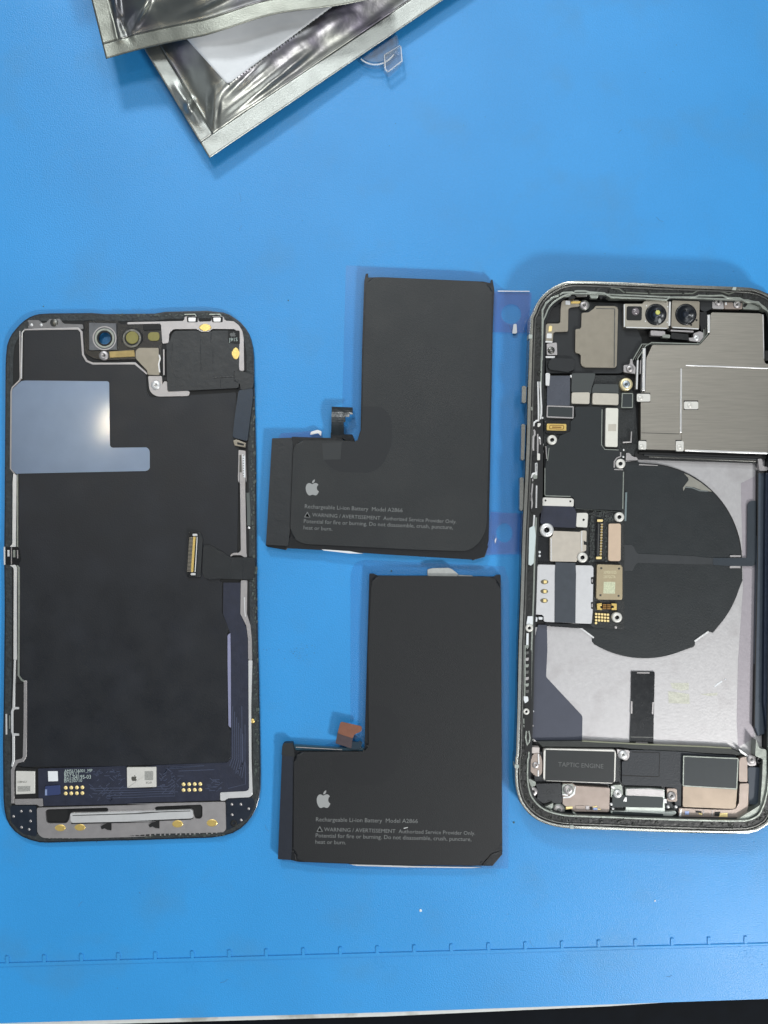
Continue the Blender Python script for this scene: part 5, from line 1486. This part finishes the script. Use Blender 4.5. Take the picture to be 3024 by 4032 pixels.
for e in ex['geom']:
    if isinstance(e, bmesh.types.BMVert):
        e.co.z += 0.012
bmesh.ops.recalc_face_normals(bm, faces=bm.faces)
from_bm('label', bm, WHITE, lowbag, smooth=True)
bm = bmesh.new()
for k in range(46):          # torn perforation along the label's right edge
    t = (k + 0.5) / 46
    uu, vv = c0[0] + ulen.x * t, c0[1] + ulen.y * t
    q, z = surfL(uu + random.uniform(-2, 2), vv - 1)
    add_prism(bm, circ(q.x, q.y, random.uniform(2.2, 4.5), 6), z + 0.02, z + 0.036)
o = from_bm('label_perforation', bm, mat('perforation_dark', (70, 72, 70), 0.6), lowbag)
o['kind'] = 'stuff'


def topcurve(u, v):
    return (0, -8 * math.sin(min(1, u / 400) * math.pi) - 26 * math.exp(-((u - 670) / 200) ** 2))


topbag, surfT = bag('foil_bag', 'dull silver foil bag lying on top of the other bag, without a label', (417, 231), (0.957, -0.215), (-0.24, -0.971), 1150, 900, 60, 66, 0.5,
                    lambda u, v: 1.25 + 0.45 * smooth(u / 500) - 0.15 * smooth((u - 700) / 400), 11.9, curve=topcurve, sealm=mat('dull_foil_seal', (140, 142, 134), 0.4, 0.95, bump=0.3, bscale=26, var=0.08, vscale=3),
                    creases=(((75, 60), (110, 420), 24, 0.22), ((120, 70), (260, 240), 22, 0.12), ((110, 40), (70, 200), 18, -0.10), ((280, 90), (620, 150), 30, 0.08)))

# clear plastic cap half under the lower bag
cap = empty('plastic_cap', P(1500, 190, 0), 'small clear plastic cap poking out beneath the edge of the foil bag', 'cap')
prism('rim', circ(1478, 168, 92, 40, ry=88), 0.02, 0.30, CLEAR, cap, holes=[circ(1478, 168, 84, 40, ry=80)], bev=2)
prism('crown', circ(1478, 164, 84, 40, ry=80), 0.25, 0.30, CLEAR, cap, bev=3)
prism('latch', rnd([(1512, 215, 4), (1576, 178, 6), (1582, 238, 6), (1530, 285, 6), (1510, 262)], 3), 0.02, 0.42, CLEAR, cap, bev=6)
strip('latch_edge', [(1514, 215), (1516, 272), (1530, 284)], 5, 0.3, 0.43, CLEARE, cap, bev=1)
strip('latch_edge', [(1526, 284), (1584, 240), (1578, 180)], 5, 0.3, 0.43, CLEARE, cap, bev=1)
strip('latch_edge', [(1514, 216), (1576, 178)], 4, 0.3, 0.43, CLEARE, cap, bev=1)
strip('rim_edge', circ(1478, 160, 88, 16, ry=94, a0=35, a1=130), 5, 0.28, 0.33, CLEARE, cap)

# crumbs on the mat
for (x, y, r, m, lab) in ((2023, 3238, 6, CRUMB, 'green-grey crumb on the mat beside the phone housing\'s lower left corner'), (1656, 3585, 8, CRUMBW, 'white crumb on the mat below the lower battery'),
                          (171, 1206, 4, CRUMB, 'tiny dark crumb on the mat above the phone screen'), (2579, 3547, 5, CRUMBW, 'tiny pale crumb on the mat below the phone housing'),
                          (2908, 3724, 5, CRUMB, 'small dark crumb on the ruler line at the lower right'), (1135, 1183, 4, CRUMB, 'tiny dark crumb on the mat left of the upper battery'),
                          (1541, 2248, 5, CRUMB, 'small dark crumb on the mat between the two batteries')):
    bm = bmesh.new()
    r *= 0.65
    bmesh.ops.create_icosphere(bm, subdivisions=2, radius=r / PPC)
    for v in bm.verts:
        v.co *= 1 + 0.35 * noise.noise(v.co * 60 + Vector((x, y, 0)))
        v.co.z *= 0.45
        v.co += P(x, y, 0.4 * r / PPC)
    tag(from_bm('crumb', bm, m, None), lab, 'crumb')

bm = bmesh.new()
for k in range(170):
    x, y = random.uniform(-100, 3124), random.uniform(-50, 3900)
    if k < 40:
        x, y = random.gauss(1170, 45), random.gauss(2560, 22)
    r = random.uniform(0.8, 2.0)
    if k % 5 == 0 and k >= 40:
        a, l = random.uniform(0, 6.28), random.uniform(6, 20)
        add_prism(bm, strip_poly([(x - l * math.cos(a), y - l * math.sin(a)), (x, y + 1.5), (x + l * math.cos(a + 0.4), y + l * math.sin(a + 0.4))], 1.1), 0.0, 0.006)
    else:
        add_prism(bm, circ(x, y, r, 6, ry=r * random.uniform(0.6, 1.3)), 0.0, 0.008)
o = from_bm('dust', bm, mat('dust_speck', (66, 118, 160), 0.8, var=0.5, vscale=2), None)
o['kind'] = 'stuff'
tag(o, 'fine dust and lint scattered over the blue mat')
